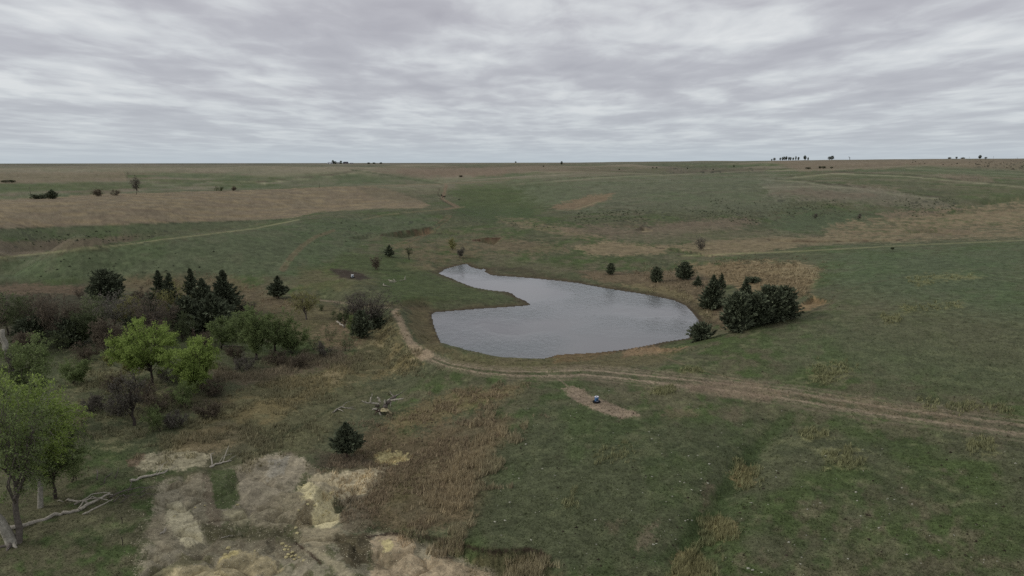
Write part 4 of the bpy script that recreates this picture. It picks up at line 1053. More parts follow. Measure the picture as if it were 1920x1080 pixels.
for i, (px_, hp, wp, lab) in enumerate(SKY_T):
    p, h, wd = place_h(px_, 0, hp, wp, 4150)
    parts = FM[i % 3]
    tree_obj('distant_tree', parts, p, lab, 'tree', 'distant trees on the skyline', i*1.3, (wd*1.1, wd*1.1, h*1.15), BM)
MID = [(1053,309,6,5,'tiny dark tree in a fold of the far hills, centre right'),(1019,313,2.5,3,'tiny bush left of the tree in the far fold'),(1515,317,3,11,'wide bush behind the green crest at right'),(1537,316,4,6,'dark bush in the middle of the group behind the crest'),(1544,316,4,8,'bush right of the dark middle one behind the crest'),(1559,316,3,6,'rightmost bush behind the green crest'),(1224,316,2.5,3,'left of two specks of trees on the far centre hill'),(1231,316,2.5,3,'right of two specks of trees on the far centre hill'),(1376,314,4,3,'small dark tree on the far hill right of centre'),(1289,317,2.5,3,'small dark bush on the far hill, centre right'),(1161,319,2.5,3,'dark bush on the far hill above the pond'),(1337,319,2.5,3,'bush between two others on the far hill'),(864,332,3,9,'dark bush in the far draw, left of centre'),(10,342,4,14,'brown bush at the left edge beyond the field'),(22,342,4,14,'brown bush beside the one at the left edge beyond the field'),(1673,468,4,8,'small dark juniper alone on the green slope at right')]
for i, (px_, ba, hp, wp, lab) in enumerate(MID):
    p, h, wd = place_h(px_, ba, hp, wp)
    tree_obj('distant_bush', FM[i % 3], p, lab, 'bush', None, i*1.1, (wd, wd, h*1.1), BM)
# ------------------------------------------------------------------ dead wood
CR = np.array([1., 0, 0]); CU = np.array([0, 0, 1.]); CF = np.array([0, 1., 0])
def part(name, geo, parent, m=None, smooth=True, **pr):
    return put(name, geo.mesh(name, smooth), m or M_bark, parent, **pr)
def root_at(name, p, label, category, group=None, rot=0):
    o = bpy.data.objects.new(name, None); COL.objects.link(o); o.location = tuple(p); o.rotation_euler = (0, 0, rot)
    o['label'] = label; o['category'] = category
    if group: o['group'] = group
    return o
def ground_log(name, label, limbs, group, base, category='log', bk='bleached'):
    """limbs: (photo points on the ground, radii, lift); the first one is the trunk"""
    o = root_at(name, base, label, category, group)
    for k, (pts_, rad, lift) in enumerate(limbs):
        h = hit([q[0] for q in pts_], [q[1] for q in pts_])
        P = h - np.asarray(base); n = len(P); t = np.linspace(0, 1, n)
        P[:, 2] += np.linspace(rad[0], rad[1], n)*.8 + lift*np.sin(t*np.pi*.75)
        tt = np.linspace(0, 1, n*3-2); P = np.stack([np.interp(tt, t, P[:, c]) for c in range(3)], 1)
        P[1:-1] += rng.normal(size=(len(P)-2, 3))*rad[1]*.7
        g_ = Geo(); g_.tube(P, np.linspace(rad[0], rad[1], len(P)), BARK[bk]*rng.uniform(.75, 1.05), 7, True)
        part('trunk' if k == 0 else 'branch', g_, o)
    return o
GL = 'fallen dead wood in the hollow'
b_ = hit(100, 970)[0]
ground_log('fallen_tree', 'long bleached fallen tree trunk with a spray of broken branches, below the cottonwoods', [
 ([(-12,995),(0,994),(35,991),(70,979),(105,967),(130,961),(150,958)], (.26,.15), 0),
 ([(150,958),(168,950),(188,942),(205,934),(212,932)], (.18,.06), .35),
 ([(125,940),(132,945),(140,948),(165,949)], (.11,.08), .5),
 ([(140,947),(160,945),(185,944),(203,945)], (.10,.05), .6),
 ([(155,966),(172,961),(190,953),(205,945),(213,940)], (.09,.04), .3),
 ([(145,957),(158,950),(175,944),(192,944)], (.09,.04), .7),
 ([(150,942),(172,934),(190,932),(208,930)], (.07,.04), .5),
 ([(108,940),(112,943),(120,945)], (.05,.03), .3)], GL, b_)
b_ = hit(225, 932)[0]
ground_log('branch_pile', 'tangle of curled grey branches at the right end of the long fallen trunk', [
 ([(205,934),(222,930),(240,927),(262,922),(290,921)], (.09,.03), .5),
 ([(213,942),(225,935),(240,936),(262,934)], (.06,.02), .4),
 ([(230,930),(232,936),(240,940)], (.06,.03), .5),
 ([(240,925),(248,918),(246,908)], (.06,.03), .8),
 ([(262,934),(275,930),(296,932)], (.05,.02), .3),
 ([(225,944),(245,936),(270,926)], (.05,.02), .5),
 ([(262,928),(280,922),(300,917)], (.05,.02), .6),
 ([(230,920),(236,926),(250,924)], (.04,.02), .7)], GL, b_, 'branches', 'grey')
b_ = hit(280, 895)[0]
ground_log('fallen_log', 'straight bleached log lying below the low rounded dirt mound', [
 ([(244,904),(262,898),(285,893),(300,889),(314,883)], (.17,.08), 0),
 ([(298,888),(306,880),(316,870)], (.06,.02), .6), ([(292,890),(302,876)], (.05,.02), .5), ([(300,888),(318,884),(330,878)], (.04,.02), .3)], GL, b_)
b_ = hit(412, 868)[0]
ground_log('fallen_log', 'short broken log with upright twigs right of the low rounded mound', [
 ([(394,877),(404,872),(418,868),(434,864)], (.13,.05), 0), ([(418,867),(426,856),(430,844)], (.06,.02), .8), ([(398,874),(396,862),(402,856)], (.08,.03), .7), ([(424,866),(440,860),(452,850)], (.04,.02), .3), ([(410,870),(420,862),(436,856)], (.04,.02), .5)], GL, b_)
b_ = hit(195, 893)[0]
ground_log('branch_pile', 'small scattered branches in the grass between the cottonwood and the low mound', [
 ([(182,900),(184,892),(182,886)], (.07,.03), .5), ([(195,906),(200,900),(212,892)], (.06,.02), .4), ([(188,910),(198,905)], (.05,.03), 0), ([(216,898),(222,893),(223,883)], (.06,.02), .6), ([(200,895),(212,888)], (.05,.02), .3)], GL, b_, 'branches', 'grey')
b_ = hit(641, 769)[0]
ground_log('fallen_branch', 'forked grey branch on the grass left of the uprooted tree', [
 ([(623,775),(632,769),(640,765),(652,767),(664,764)], (.12,.04), .1), ([(634,768),(640,772),(644,774)], (.07,.03), .2), ([(640,765),(648,762),(656,757)], (.06,.02), .5), ([(652,767),(668,768)], (.04,.02), .1)], GL, b_)
b_ = hit(640, 612)[0]
ground_log('fallen_log', 'pale forked log in the grass below the bare trees by the dam', [
 ([(632,604),(638,610),(644,615)], (.20,.14), .3), ([(644,615),(650,612),(654,607)], (.10,.04), .5)], GL, b_)
b_ = hit(412, 645)[0]
ground_log('fallen_log', 'broken grey log under the leaning green tree', [
 ([(403,640),(410,645),(418,650)], (.30,.22), .3), ([(418,650),(436,650),(456,651)], (.16,.08), 0)], GL, b_, bk='grey')
b_ = hit(733, 528)[0]
ground_log('fallen_branch', 'bleached branches on the green point left of the pond arm, upper ones', [
 ([(729,526),(735,528),(744,529)], (.14,.06), .2), ([(738,524),(741,528)], (.1,.05), .3), ([(730,529),(742,529.5)], (.10,.06), 0)], 'bleached branches on the green point', b_)
b_ = hit(722, 537)[0]
ground_log('fallen_branch', 'bleached branches on the green point left of the pond arm, lower ones', [
 ([(718,535),(724,537),(733,538)], (.13,.05), .1), ([(720,536),(719,533)], (.09,.05), .3)], 'bleached branches on the green point', b_)
b_ = hit(758, 525)[0]
ground_log('fallen_branch', 'small upright bleached branch, nearest the pond arm', [
 ([(750,526),(762,525)], (.07,.04), .1), ([(759,525),(760,522)], (.12,.06), .9)], 'bleached branches on the green point', b_)
b_ = hit(312, 1052)[0] if False else hit(306, 1002)[0]
ground_log('fallen_branch', 'small bleached forked branch on the long pale dirt mound', [
 ([(300,1002),(308,1000),(313,992)], (.08,.04), .2), ([(306,1001),(312,996)], (.06,.03), .2)], GL, b_)
b_ = hit(425, 1007)[0]
ground_log('fallen_branch', 'thin stick lying between the dirt mounds', [([(415,1009),(425,1006),(436,1004)], (.06,.03), 0)], GL, b_)

# standing figures drawn about a base point: (right, depth, up) in metres
def stand(name, label, category, p, pieces, bk, group=None):
    o = root_at(name, p, label, category, group)
    for nm, P, rad, col in pieces:
        P = np.array(P, float); n = len(P); t = np.linspace(0, 1, n); tt = np.linspace(0, 1, n*3-2)
        Q = np.stack([np.interp(tt, t, P[:, c]) for c in range(3)], 1); Q[1:-1] += rng.normal(size=(len(Q)-2, 3))*min(rad)*.4
        g_ = Geo(); g_.tube(Q, np.interp(tt, t, np.linspace(rad[0], rad[1], n)), BARK[col], 8, True); part(nm, g_, o)
    return o
p, h, _ = place_h(50, 806, 193, 10); s = h/193
stand('dead_snag', 'tall dead snag with broken pale prongs at its top, behind the cottonwoods', 'dead tree', p, [
 ('trunk', [(0,0,-.3),(-1.2*s,0,60*s),(-14*s,.2,118*s),(-18*s,0,150*s)], (.5,.40), 'grey'),
 ('branch', [(-18*s,0,148*s),(-19*s,0,170*s),(-20*s,.1,191*s)], (.30,.24), 'pale'),
 ('branch', [(-19*s,0,150*s),(-25*s,.1,172*s),(-30*s,0,193*s)], (.20,.15), 'pale'),
 ('branch', [(-19*s,.2,150*s),(-24*s,.3,190*s)], (.18,.15), 'grey'),
 ('branch', [(-14*s,0,118*s),(-4*s,.4,134*s),(4*s,.3,145*s)], (.12,.05), 'grey'),
 ('branch', [(-12*s,0,112*s),(2*s,.4,116*s),(14*s,.3,120*s)], (.12,.05), 'pale'),
 ('branch', [(-8*s,0,96*s),(6*s,.4,90*s),(18*s,.3,84*s)], (.14,.05), 'pale'),
 ('branch', [(-8*s,0,96*s),(-20*s,.4,84*s),(-30*s,.3,76*s)], (.14,.06), 'pale'),
 ('branch', [(-3*s,0,70*s),(12*s,.4,86*s),(30*s,.3,82*s),(52*s,0,86*s)], (.16,.05), 'dark')], 'grey')
p, h, _ = place_h(22, 1022, 90, 10); s = h/90
stand('dead_stump', 'leaning pale stump with spread roots at the left edge, nearest the camera', 'stump', p, [
 ('trunk', [(0,0,-.2),(-10*s,0,30*s),(-22*s,.1,60*s),(-36*s,.2,100*s)], (.52,.26), 'pale'),
 ('root', [(0,0,.3),(8*s,-.3,.15),(16*s,-.5,.0)], (.22,.08), 'bleached'), ('root', [(0,0,.3),(-12*s,-.4,.1),(-24*s,-.6,.0)], (.22,.08), 'grey'), ('root', [(0,0,.4),(3*s,-.6,.1),(5*s,-1.0,.0)], (.2,.08), 'grey')], 'pale')
p, h, _ = place_h(28, 866, 75, 10); s = h/75
stand('dead_branch_tree', 'short dead pale trunk with a forked tip inside the left green crown', 'dead tree', p, [
 ('trunk', [(0,0,-.2),(0,0,20*s),(-2*s,0,52*s)], (.3,.16), 'pale'), ('branch', [(-2*s,0,52*s),(0,.1,64*s),(-1*s,.1,72*s)], (.13,.05), 'pale'),
 ('branch', [(-2*s,0,60*s),(-10*s,0,66*s),(-18*s,0,62*s)], (.07,.03), 'pale'), ('branch', [(0,0,62*s),(8*s,0,58*s)], (.07,.03), 'pale'), ('branch', [(0,0,16*s),(-9*s,0,22*s),(-8*s,0,34*s)], (.1,.05), 'pale')], 'pale')
p, h, _ = place_h(365, 629, 17, 6); s = h/17
stand('dead_stump', 'upright broken stump with a pale split top beside the dark cedars', 'stump', p, [
 ('trunk', [(0,0,-.2),(-1*s,0,8*s),(-3*s,0,14*s)], (.30,.2), 'brown'), ('branch', [(-1*s,0,8*s),(-4*s,0,14*s),(-7*s,0,17*s)], (.2,.14), 'pale'), ('branch', [(-2*s,0,12*s),(0,0,15*s),(-1*s,0,13*s)], (.16,.12), 'pale')], 'brown')
p, h, _ = place_h(718, 776, 44, 6); s = h/44
R_T = .72
up = lambda q: [((a-718)*s, d_, (776-b)*s*.92) for a, b, d_ in q]
o_up = stand('uprooted_tree', 'uprooted bleached tree with a root plate and antler like branches on the slope', 'dead tree', p, [
 ('trunk', up([(719,768,0),(724,758,.3),(732,750,.6),(740,744,.9)]), (.42,.20), 'grey'),
 ('branch', up([(712,756,.2),(703,754.5,.2),(695,754,.1),(686,752,0),(680,748,0)]), (.15,.05), 'bleached'),
 ('branch', up([(695,754,.1),(696,744,.1),(699,739,.2),(698.5,734,.2)]), (.12,.04), 'bleached'),
 ('branch', up([(687,752,0),(687,748,0)]), (.06,.03), 'bleached'),
 ('branch', up([(714,753,.2),(711,746,.2),(708,743,.2)]), (.13,.16), 'bleached'),
 ('branch', up([(722,756,.2),(722,748,.3)]), (.16,.12), 'bleached'),
 ('branch', up([(732,750,.5),(743,748,.4),(754,746,.3),(757,744,.3)]), (.17,.04), 'bleached'),
 ('branch', up([(734,750,.5),(741,751,.4)]), (.13,.09), 'bleached'),
 ('branch', up([(738,745,.9),(732,738,.9),(730,733,.9)]), (.10,.03), 'bleached'),
 ('branch', up([(736,746,.9),(744,741,1.1)]), (.13,.05), 'bleached'),
 ('branch', up([(726,751,.5),(731,747,.5)]), (.14,.1), 'bleached'),
 ('branch', up([(738,746,1.),(751,738,1.4),(759,732,1.8)]), (.09,.03), 'grey'),
 ('branch', up([(733,752,.5),(732,760,.3),(731,763,.3)]), (.08,.04), 'bleached'),
 ('root', up([(711,766,-.3),(714,774,-.5),(718,779,-.6),(723,777,-.6)]), (.14,.07), 'bleached'),
 ('root', up([(724,766,-.1),(729,770,-.2),(734,774,-.3)]), (.22,.14), 'tan'),
 ('root', up([(708,764,-.2),(702,764,-.3),(700,766,-.3)]), (.16,.08), 'bleached'),
 ('root', up([(710,768,-.3),(705,772,-.4),(704,777,-.5)]), (.12,.05), 'brown'),
 ('root', up([(712,760,0),(704,760,.1)]), (.2,.12), 'dark')], 'grey')
g_ = Geo(); rg = np.random.default_rng(5)
P = rg.normal(size=(90, 3)); P /= np.linalg.norm(P, axis=1)[:, None]
import bmesh
def lump(r, seed, sub=2, amp=.25, flat=1.0, col=None):
    bm = bmesh.new(); bmesh.ops.create_icosphere(bm, subdivisions=sub, radius=1)
    v = np.array([q.co[:] for q in bm.verts]); f = np.array([[q.index for q in fa.verts] for fa in bm.faces]); bm.free()
    k = 1+amp*2*(fbm(v[:, 0]*1.3+seed*7.1, v[:, 1]*1.3+v[:, 2]*1.7+seed*3, seed, 3)-.5)*1.8
    v = v*k[:, None]*r; v[:, 2] *= flat
    return v, f
v, f = lump(.5, 3, 2, .45, .5); g_.add(v+[0.25, -.25, .62], f, lin(150,142,112)); put('root_plate', g_.mesh('root_plate'), M_stone, o_up)
g_ = Geo(); v, f = lump(.55, 9, 2, .35, .6); g_.add(v+[-.55, 0, .5], f, BARK['brown']*.6); put('root_ball', g_.mesh('root_ball'), M_bark, o_up)

# dead leaning tree on the skyline
p, h, _ = place_h(1592, 0, 6, 3, 4150); s = h/6
stand('dead_tree', 'tiny dead tree leaning left, alone on the right skyline', 'dead tree', p, [('trunk', [(1.5*s,0,-1),(1*s,0,2.5*s),(-1*s,0,6.5*s)], (1.4,1.0), 'dark'), ('branch', [(.6*s,0,3.6*s),(2*s,0,5*s)], (.8,.5), 'dark')], 'dark')

# ------------------------------------------------------------------ stones
def rock_mesh(seed, col, flat):
    g_ = Geo(); v, f = lump(1, seed, 1, .35, flat); f = f[::1]; g_.add(v, f, col); return g_.mesh('rock')
PALE = lin(142,141,127); YROCK = lin(168,158,118)
RK = [rock_mesh(20+i, PALE*(.85+.1*i), .45+.08*i) for i in range(4)]
YK = [rock_mesh(40+i, YROCK*(.8+.1*i), .5) for i in range(3)]
ROCKS = [(1072,823,3),(1222,823,4),(1217,810,4),(1235,816,3),(1230,830,3),(1291,855,4),(1308,854,4),(1241,851,3),(1259,849,3),(1330,870,5),(1346,838,4),(1353,812,3),(1384,839,3),(1315,898,4),(1327,906,5),(1211,895,3),(1223,894,5),(1275,903,4),(1283,905,4),(1297,919,5),(1261,931,5),(1314,920,4),(1249,941,4),(1158,918,3),(1041,892,4),(1017,879,4),(1205,924,3),(1150,812,3),(1081,774,3),(1070,780,3),(1293,758,3),(1309,766,3),(1276,766,3),(1142,733,3),(1123,733,3),(962,890,3),(1033,947,3),(1116,975,5),(1256,975,4),(1285,977,5),(1290,975,5),(1297,976,4),(1225,1021,6),(1231,1020,5),(1118,1021,4),(1479,1017,6),(1456,883,4),(1455,895,4),(1503,913,4),(1409,943,4),(1440,946,3),(1501,1058,5),(1547,1011,5),(1403,1066,7),(1411,1069,7),(1428,1074,5),(1361,1046,4),(1280,1044,4),(1503,1045,4),(1466,771,3),(1505,773,3),(1654,842,3),(1618,843,3),(1548,855,4),(1511,866,4),(1605,923,6),(1607,939,5),(1665,935,4),(1677,937,5),(1691,915,4),(1710,945,4),(1614,968,5),(1668,964,4),(1648,990,5),(1743,1005,4),(1789,1004,4),(1868,945,5),(1904,869,5),(1823,813,3),(1595,991,3),(1512,1004,4),(1514,955,4),(1538,943,4),(990,766,3),(1001,799,3),(986,833,5),(973,897,4),(939,921,3),(884,938,5),(956,942,5),(947,976,6),(928,979,6),(940,1004,4),(1004,961,3),(702,939,4),(996,1013,5),(1490,1022,4),(1700,1040,5),(1760,1032,4),(1830,985,4),(1845,1050,5),(1590,1048,5)]
for i, (x_, y_, sz) in enumerate(ROCKS):
    p, h, wd = place_h(x_, y_, 1, sz)
    reg_ = ('near the bare feeder patch' if y_ < 800 and x_ < 1440 else 'in the short grass beside the brown weeds' if x_ < 1060 else 'at the bottom edge of the right-hand pasture' if y_ > 990 else
            'left of the dry grass clumps in the shallow gully' if x_ < 1365 else 'just right of the shallow gully' if x_ < 1560 else 'in the open grass near the right edge')
    o = put('rock', RK[i % 4], M_stone, label='small pale limestone lying '+reg_, category='rock', group='pale stones scattered over the right-hand pasture')
    o.location = tuple(p+[0, 0, wd*.08]); o.scale = (wd*.52, wd*.38, wd*.42); o.rotation_euler = (0, 0, rng.uniform(-.7, .7))
YR = [(530,1020,8),(537,1024,9),(534,1031,8),(541,1031,7),(548,1036,9),(540,1040,8),(546,1044,8),(555,1042,8),(537,1045,8),(562,1046,7),(552,1049,7),(570,1051,6),(544,1026,6),(428,1028,10),(433,1036,8),(422,1040,8),(563,914,7),(570,910,6),(622,925,10),(606,966,8),(617,962,7),(612,958,6),(577,946,7),(590,948,6),(596,940,5),(327,968,5),(366,952,5),(384,948,5),(445,947,7),(582,926,5),(560,958,6),(555,990,8),(558,1000,7),(478,1033,5)]
for i, (x_, y_, sz) in enumerate(YR):
    p, h, wd = place_h(x_, y_, 1, sz)
    reg_ = ('in the tight yellow row near the bottom edge' if 525 <= x_ <= 575 and y_ > 1015 else 'on the crest of the broad bottom mound' if x_ < 500 and y_ > 1000 else 'on the tall yellowish mound' if x_ > 540 else 'on the pale dirt between the mounds')
    o = put('rock', YK[i % 3], M_stone, label='yellowish broken rock lying '+reg_, category='rock', group='yellow rocks on the dirt mounds')
    o.location = tuple(p+[0, 0, wd*.12]); o.scale = (wd*.55, wd*.42, wd*.45); o.rotation_euler = (rng.uniform(-.2, .2), 0, rng.uniform(0, 6))

# ------------------------------------------------------------------ mineral feeders
def lathe(prof, n=28, col=(1, 1, 1)):
    g_ = Geo(); th = np.arange(n)*2*np.pi/n; P = np.array(prof)
    v = np.stack([P[:, 0:1]*np.cos(th), P[:, 0:1]*np.sin(th), np.repeat(P[:, 1:2], n, 1)], -1).reshape(-1, 3)
    k = len(P); i = np.arange(k-1)[:, None]; j = np.arange(n)[None]; j2 = (j+1) % n
    q = np.stack([i*n+j, i*n+j2, (i+1)*n+j2, (i+1)*n+j], -1).reshape(-1, 4)
    g_.add(v, np.r_[q[:, [0, 1, 2]], q[:, [0, 2, 3]]], np.array(col)); return g_
M_paint = attr_mat('painted_plastic', rough=.45, scale=4, lo=.75, hi=1.1, spec=.4)
M_rub = attr_mat('rubber', rough=.85, scale=8, lo=.7, hi=1.2)
def feeder(px_, base, wpx, body, lid, label, tyre_w=1.05):
    p, h, wd = place_h(px_, base, 1, wpx); s = wd/.58
    o = root_at('mineral_feeder', p, label, 'feeder', 'barrel cattle feeders standing on tyres')
    put('tyre', lathe([(.02,.02),(.30,.02),(.50,.0),(.56,.06),(.58,.13),(.54,.21),(.44,.25),(.34,.24),(.30,.18),(.29,.10),(.02,.09)], 32, (.012,.012,.013)).mesh('tyre', True), M_rub, o)
    bw = [(.0,.10),(.27,.10),(.285,.13),(.285,.36),(.297,.375),(.297,.40),(.285,.415),(.285,.62),(.297,.635),(.297,.66),(.285,.675),(.285,.88),(.27,.90)]
    b_o = put('barrel', lathe(bw, 32, body).mesh('barrel', True), M_paint, o)
    put('lid', lathe([(.0,.925),(.22,.925),(.24,.935),(.27,.94),(.30,.935),(.305,.915),(.30,.895),(.27,.89)], 32, lid).mesh('lid', True), M_paint, o)
    # feeding opening low in the side, inner shade painted as near-black sheet; pale rim
    g_ = Geo(); a = np.linspace(-.55, .55, 9)-math.pi/2+.25
    r1, r2 = .289, .291
    v = np.r_[np.c_[r2*np.cos(a), r2*np.sin(a), np.full(9, .30)], np.c_[r2*np.cos(a), r2*np.sin(a), np.full(9, .50)]]
    f = [[i, i+1, i+10] for i in range(8)]+[[i, i+10, i+9] for i in range(8)]; g_.add(v, f, (.01, .01, .012)); put('opening', g_.mesh('opening'), M_rub, b_o)
    g_ = Geo(); g_.tube(np.c_[.30*np.cos(a), .30*np.sin(a), np.full(9, .285)], .018, lid, 5, True); put('rim', g_.mesh('rim'), M_paint, b_o)
    o.scale = (s, s, s*.95); return o
feeder(1118.5, 754.5, 7.6, (.05,.13,.27), (.72,.72,.80), 'blue barrel feeder with a white lid on a black tyre, in the bare patch')
feeder(661, 521.5, 4.6, (.45,.48,.52), (.75,.76,.72), 'small pale barrel feeder on the dark mud patch beyond the creek wood')

# ------------------------------------------------------------------ cattle on the far track
M_hide = mat('black_hide', rough=.7, build=lambda N, L, b: noise_tint(N, L, b, (.012,.011,.011), 3, .7, 1.3))
def cow_mesh():
    V_ = [(-.85,0,1.12),(-.35,0,1.12),(.3,0,1.14),(.72,0,1.25),(1.05,0,1.42),(1.32,0,1.36),(1.55,0,1.18),
          (-.80,.22,.78),(-.88,.23,.45),(-.82,.23,.06),(-.80,-.22,.78),(-.88,-.23,.45),(-.82,-.23,.06),
          (.62,.2,.75),(.60,.21,.42),(.62,.21,.06),(.62,-.2,.75),(.60,-.21,.42),(.62,-.21,.06),
          (-1.05,0,1.18),(-1.14,0,.8),(-1.12,0,.5),(1.18,.2,1.5),(1.18,-.2,1.5)]
    E = [(0,1),(1,2),(2,3),(3,4),(4,5),(5,6),(0,7),(7,8),(8,9),(0,10),(10,11),(11,12),(3,13),(13,14),(14,15),(3,16),(16,17),(17,18),(0,19),(19,20),(20,21),(5,22),(5,23)]
    rad = [(.30,.32),(.36,.38),(.36,.38),(.30,.34),(.17,.21),(.14,.15),(.10,.10),(.15,.17),(.075,.08),(.06,.06),(.15,.17),(.075,.08),(.06,.06),(.12,.14),(.07,.075),(.06,.06),(.12,.14),(.07,.075),(.06,.06),(.05,.05),(.03,.03),(.045,.045),(.05,.03),(.05,.03)]
    me = bpy.data.meshes.new('body'); me.from_pydata(V_, E, []); ob = bpy.data.objects.new('tmp', me); COL.objects.link(ob)
    md = ob.modifiers.new('skin', 'SKIN'); md.use_smooth_shade = True
    for i, r_ in enumerate(rad): me.skin_vertices[0].data[i].radius = r_
    me.skin_vertices[0].data[1].use_root = True
    sb = ob.modifiers.new('sub', 'SUBSURF'); sb.levels = 1; sb.render_levels = 1
    bpy.context.view_layer.update()
    res = bpy.data.meshes.new_from_object(ob.evaluated_get(bpy.context.evaluated_depsgraph_get())); bpy.data.objects.remove(ob)
    res.name = 'body'; res.materials.clear(); res.materials.append(M_hide); return res
try:
    CB = cow_mesh()
except Exception:
    me = bpy.data.meshes.new('x'); raise
for x_, y_, rz, lab in ((828, 368.5, 2.0, 'black cow walking up the far dirt track, left of the pair'), (832.3, 371.5, .3, 'black cow on the far dirt track, right one of the pair'), (861, 375.8, .1, 'black calf lying low in the green pasture right of the far track')):
    p, h, wd = place_h(x_, y_, 4, 4)
    o = put('cow', CB, label=lab, category='cow', group='black cattle in the far pasture'); o.location = tuple(p); o.rotation_euler = (0, 0, rz)
    k = 1.15 if 'calf' not in lab else .8
    o.scale = (k, k, k)

# ------------------------------------------------------------------ poles, posts, farm on the skyline
M_pole = attr_mat('weathered_wood', scale=2)
def box(g_, c, s_, col):
    x, y, z = np.array(s_)/2
    v = np.array([(a, b, d) for a in (-x, x) for b in (-y, y) for d in (-z, z)])+np.array(c)
    f = [(0,1,3),(0,3,2),(4,6,7),(4,7,5),(0,4,5),(0,5,1),(2,3,7),(2,7,6),(0,2,6),(0,6,4),(1,5,7),(1,7,3)]
    g_.add(v, f, np.array(col))
for x_, hp, lab in ((1763,4,'shortest power pole, far left of the skyline poles'),(1817,11,'power pole left of the ragged skyline tree'),(1862,11,'power pole right of the ragged skyline tree'),(1907,10,'power pole nearest the right edge of the skyline')):
    p, h, _ = place_h(x_, 0, hp, 3, 2700)
    o = root_at('power_pole', p, lab, 'pole', 'power poles along the right skyline')
    g_ = Geo(); g_.tube([[0,0,-2],[0,0,h+1]], [.30,.20], lin(96,92,88), 7, True); part('pole', g_, o, M_pole)
    g_ = Geo(); box(g_, (0,-.32,h*.93), (3.2,.24,.28), lin(96,92,88)); part('crossarm', g_, o, M_pole, False)
    for q in (-1.4, 0, 1.4):
        g_ = Geo(); g_.tube([[q,-.32,h*.93+.14],[q,-.32,h*.93+.6]], [.10,.07], lin(120,124,126), 6, True); part('insulator', g_, o, M_pole)
for x_, ba, hp, lab in ((58,371,20,'tall thin pole at far left beside the dark cedar thicket'),(599,352,8,'thin post on the ridge above the brown field'),(325,420,6,'fence post on the lower edge of the brown field'),(231,421,3,'short fence post left of the taller one by the field')):
    p, h, wd = place_h(x_, ba, hp, 1)
    o = root_at('post', p, lab, 'post'); g_ = Geo(); g_.tube([[0,0,-.3],[0,0,h]], [max(.09, wd*.38), max(.07, wd*.3)], lin(70,64,60), 7, True); part('post_shaft', g_, o, M_pole)
    g_ = Geo(); g_.tube([[0,0,h],[0,0,h+.08]], [max(.10, wd*.42), max(.03, wd*.1)], lin(86,82,78), 7, True); part('post_cap', g_, o, M_pole)
for x_, yb, hp, lab in ((210,1022,16,'thin dark stake in the grass left of the long dirt mound'),(229,981,12,'thin dark stake above the nearer one, left of the long dirt mound')):
    p, h, wd = place_h(x_+20 if x_ == 210 else x_, yb, hp, 1)
    o = root_at('stake', p, lab, 'stake'); g_ = Geo(); g_.tube([[0,0,-.2],[.03,0,h*.5],[-.02,0,h]], .035, lin(50,46,42), 6, True); part('shaft', g_, o, M_pole)
M_wall = attr_mat('painted_siding', scale=.4, lo=.85, hi=1.1); M_roof = attr_mat('roofing', scale=.4)
def building(px_, wpx, hpx, dpth, wall, roof, label, roof_rise, name='farm_building'):
    p, h, wd = place_h(px_, 0, hpx, wpx, 4150)
    o = root_at(name, p, label, 'building', 'buildings of the skyline farm')
    g_ = Geo(); box(g_, (0,0,h/2-1), (wd,dpth,h+2), wall); put('wall', g_.mesh('wall'), M_wall, o)
    rr_ = h*roof_rise; g_ = Geo(); ov = .6
    v = [(-wd/2-ov,-dpth/2-ov,h),(wd/2+ov,-dpth/2-ov,h),(wd/2+ov,dpth/2+ov,h),(-wd/2-ov,dpth/2+ov,h),(-wd/2-ov+wd*.08,0,h+rr_),(wd/2+ov-wd*.08,0,h+rr_)]
    f = [(0,1,5),(0,5,4),(2,3,4),(2,4,5),(1,2,5),(3,0,4),(0,2,1),(0,3,2)]; g_.add(v, f, np.array(roof)); put('roof', g_.mesh('roof'), M_roof, o)
    for q in (-.3, .3):
        g_ = Geo(); box(g_, (q*wd,-dpth/2-.06,h*.45), (wd*.16,.12,h*.5), lin(60,60,66)); put('door' if q < 0 and 'shed' in label else 'window', g_.mesh('opening'), M_wall, o)
building(619, 9, 3.5, 14, lin(190,194,198), lin(170,174,180), 'pale flat roofed shed at the left of the skyline farm', .25)
building(634, 5, 2.6, 10, lin(176,178,176), lin(110,108,108), 'small pale house in the middle of the skyline farm', .5)
building(648, 9, 2.8, 14, lin(120,116,116), lin(52,52,60), 'dark roofed farmhouse at the right of the skyline farm', .7)
building(659, 6, 2.0, 12, lin(150,146,142), lin(80,78,82), 'low grey shed right of the dark roofed farmhouse', .4)

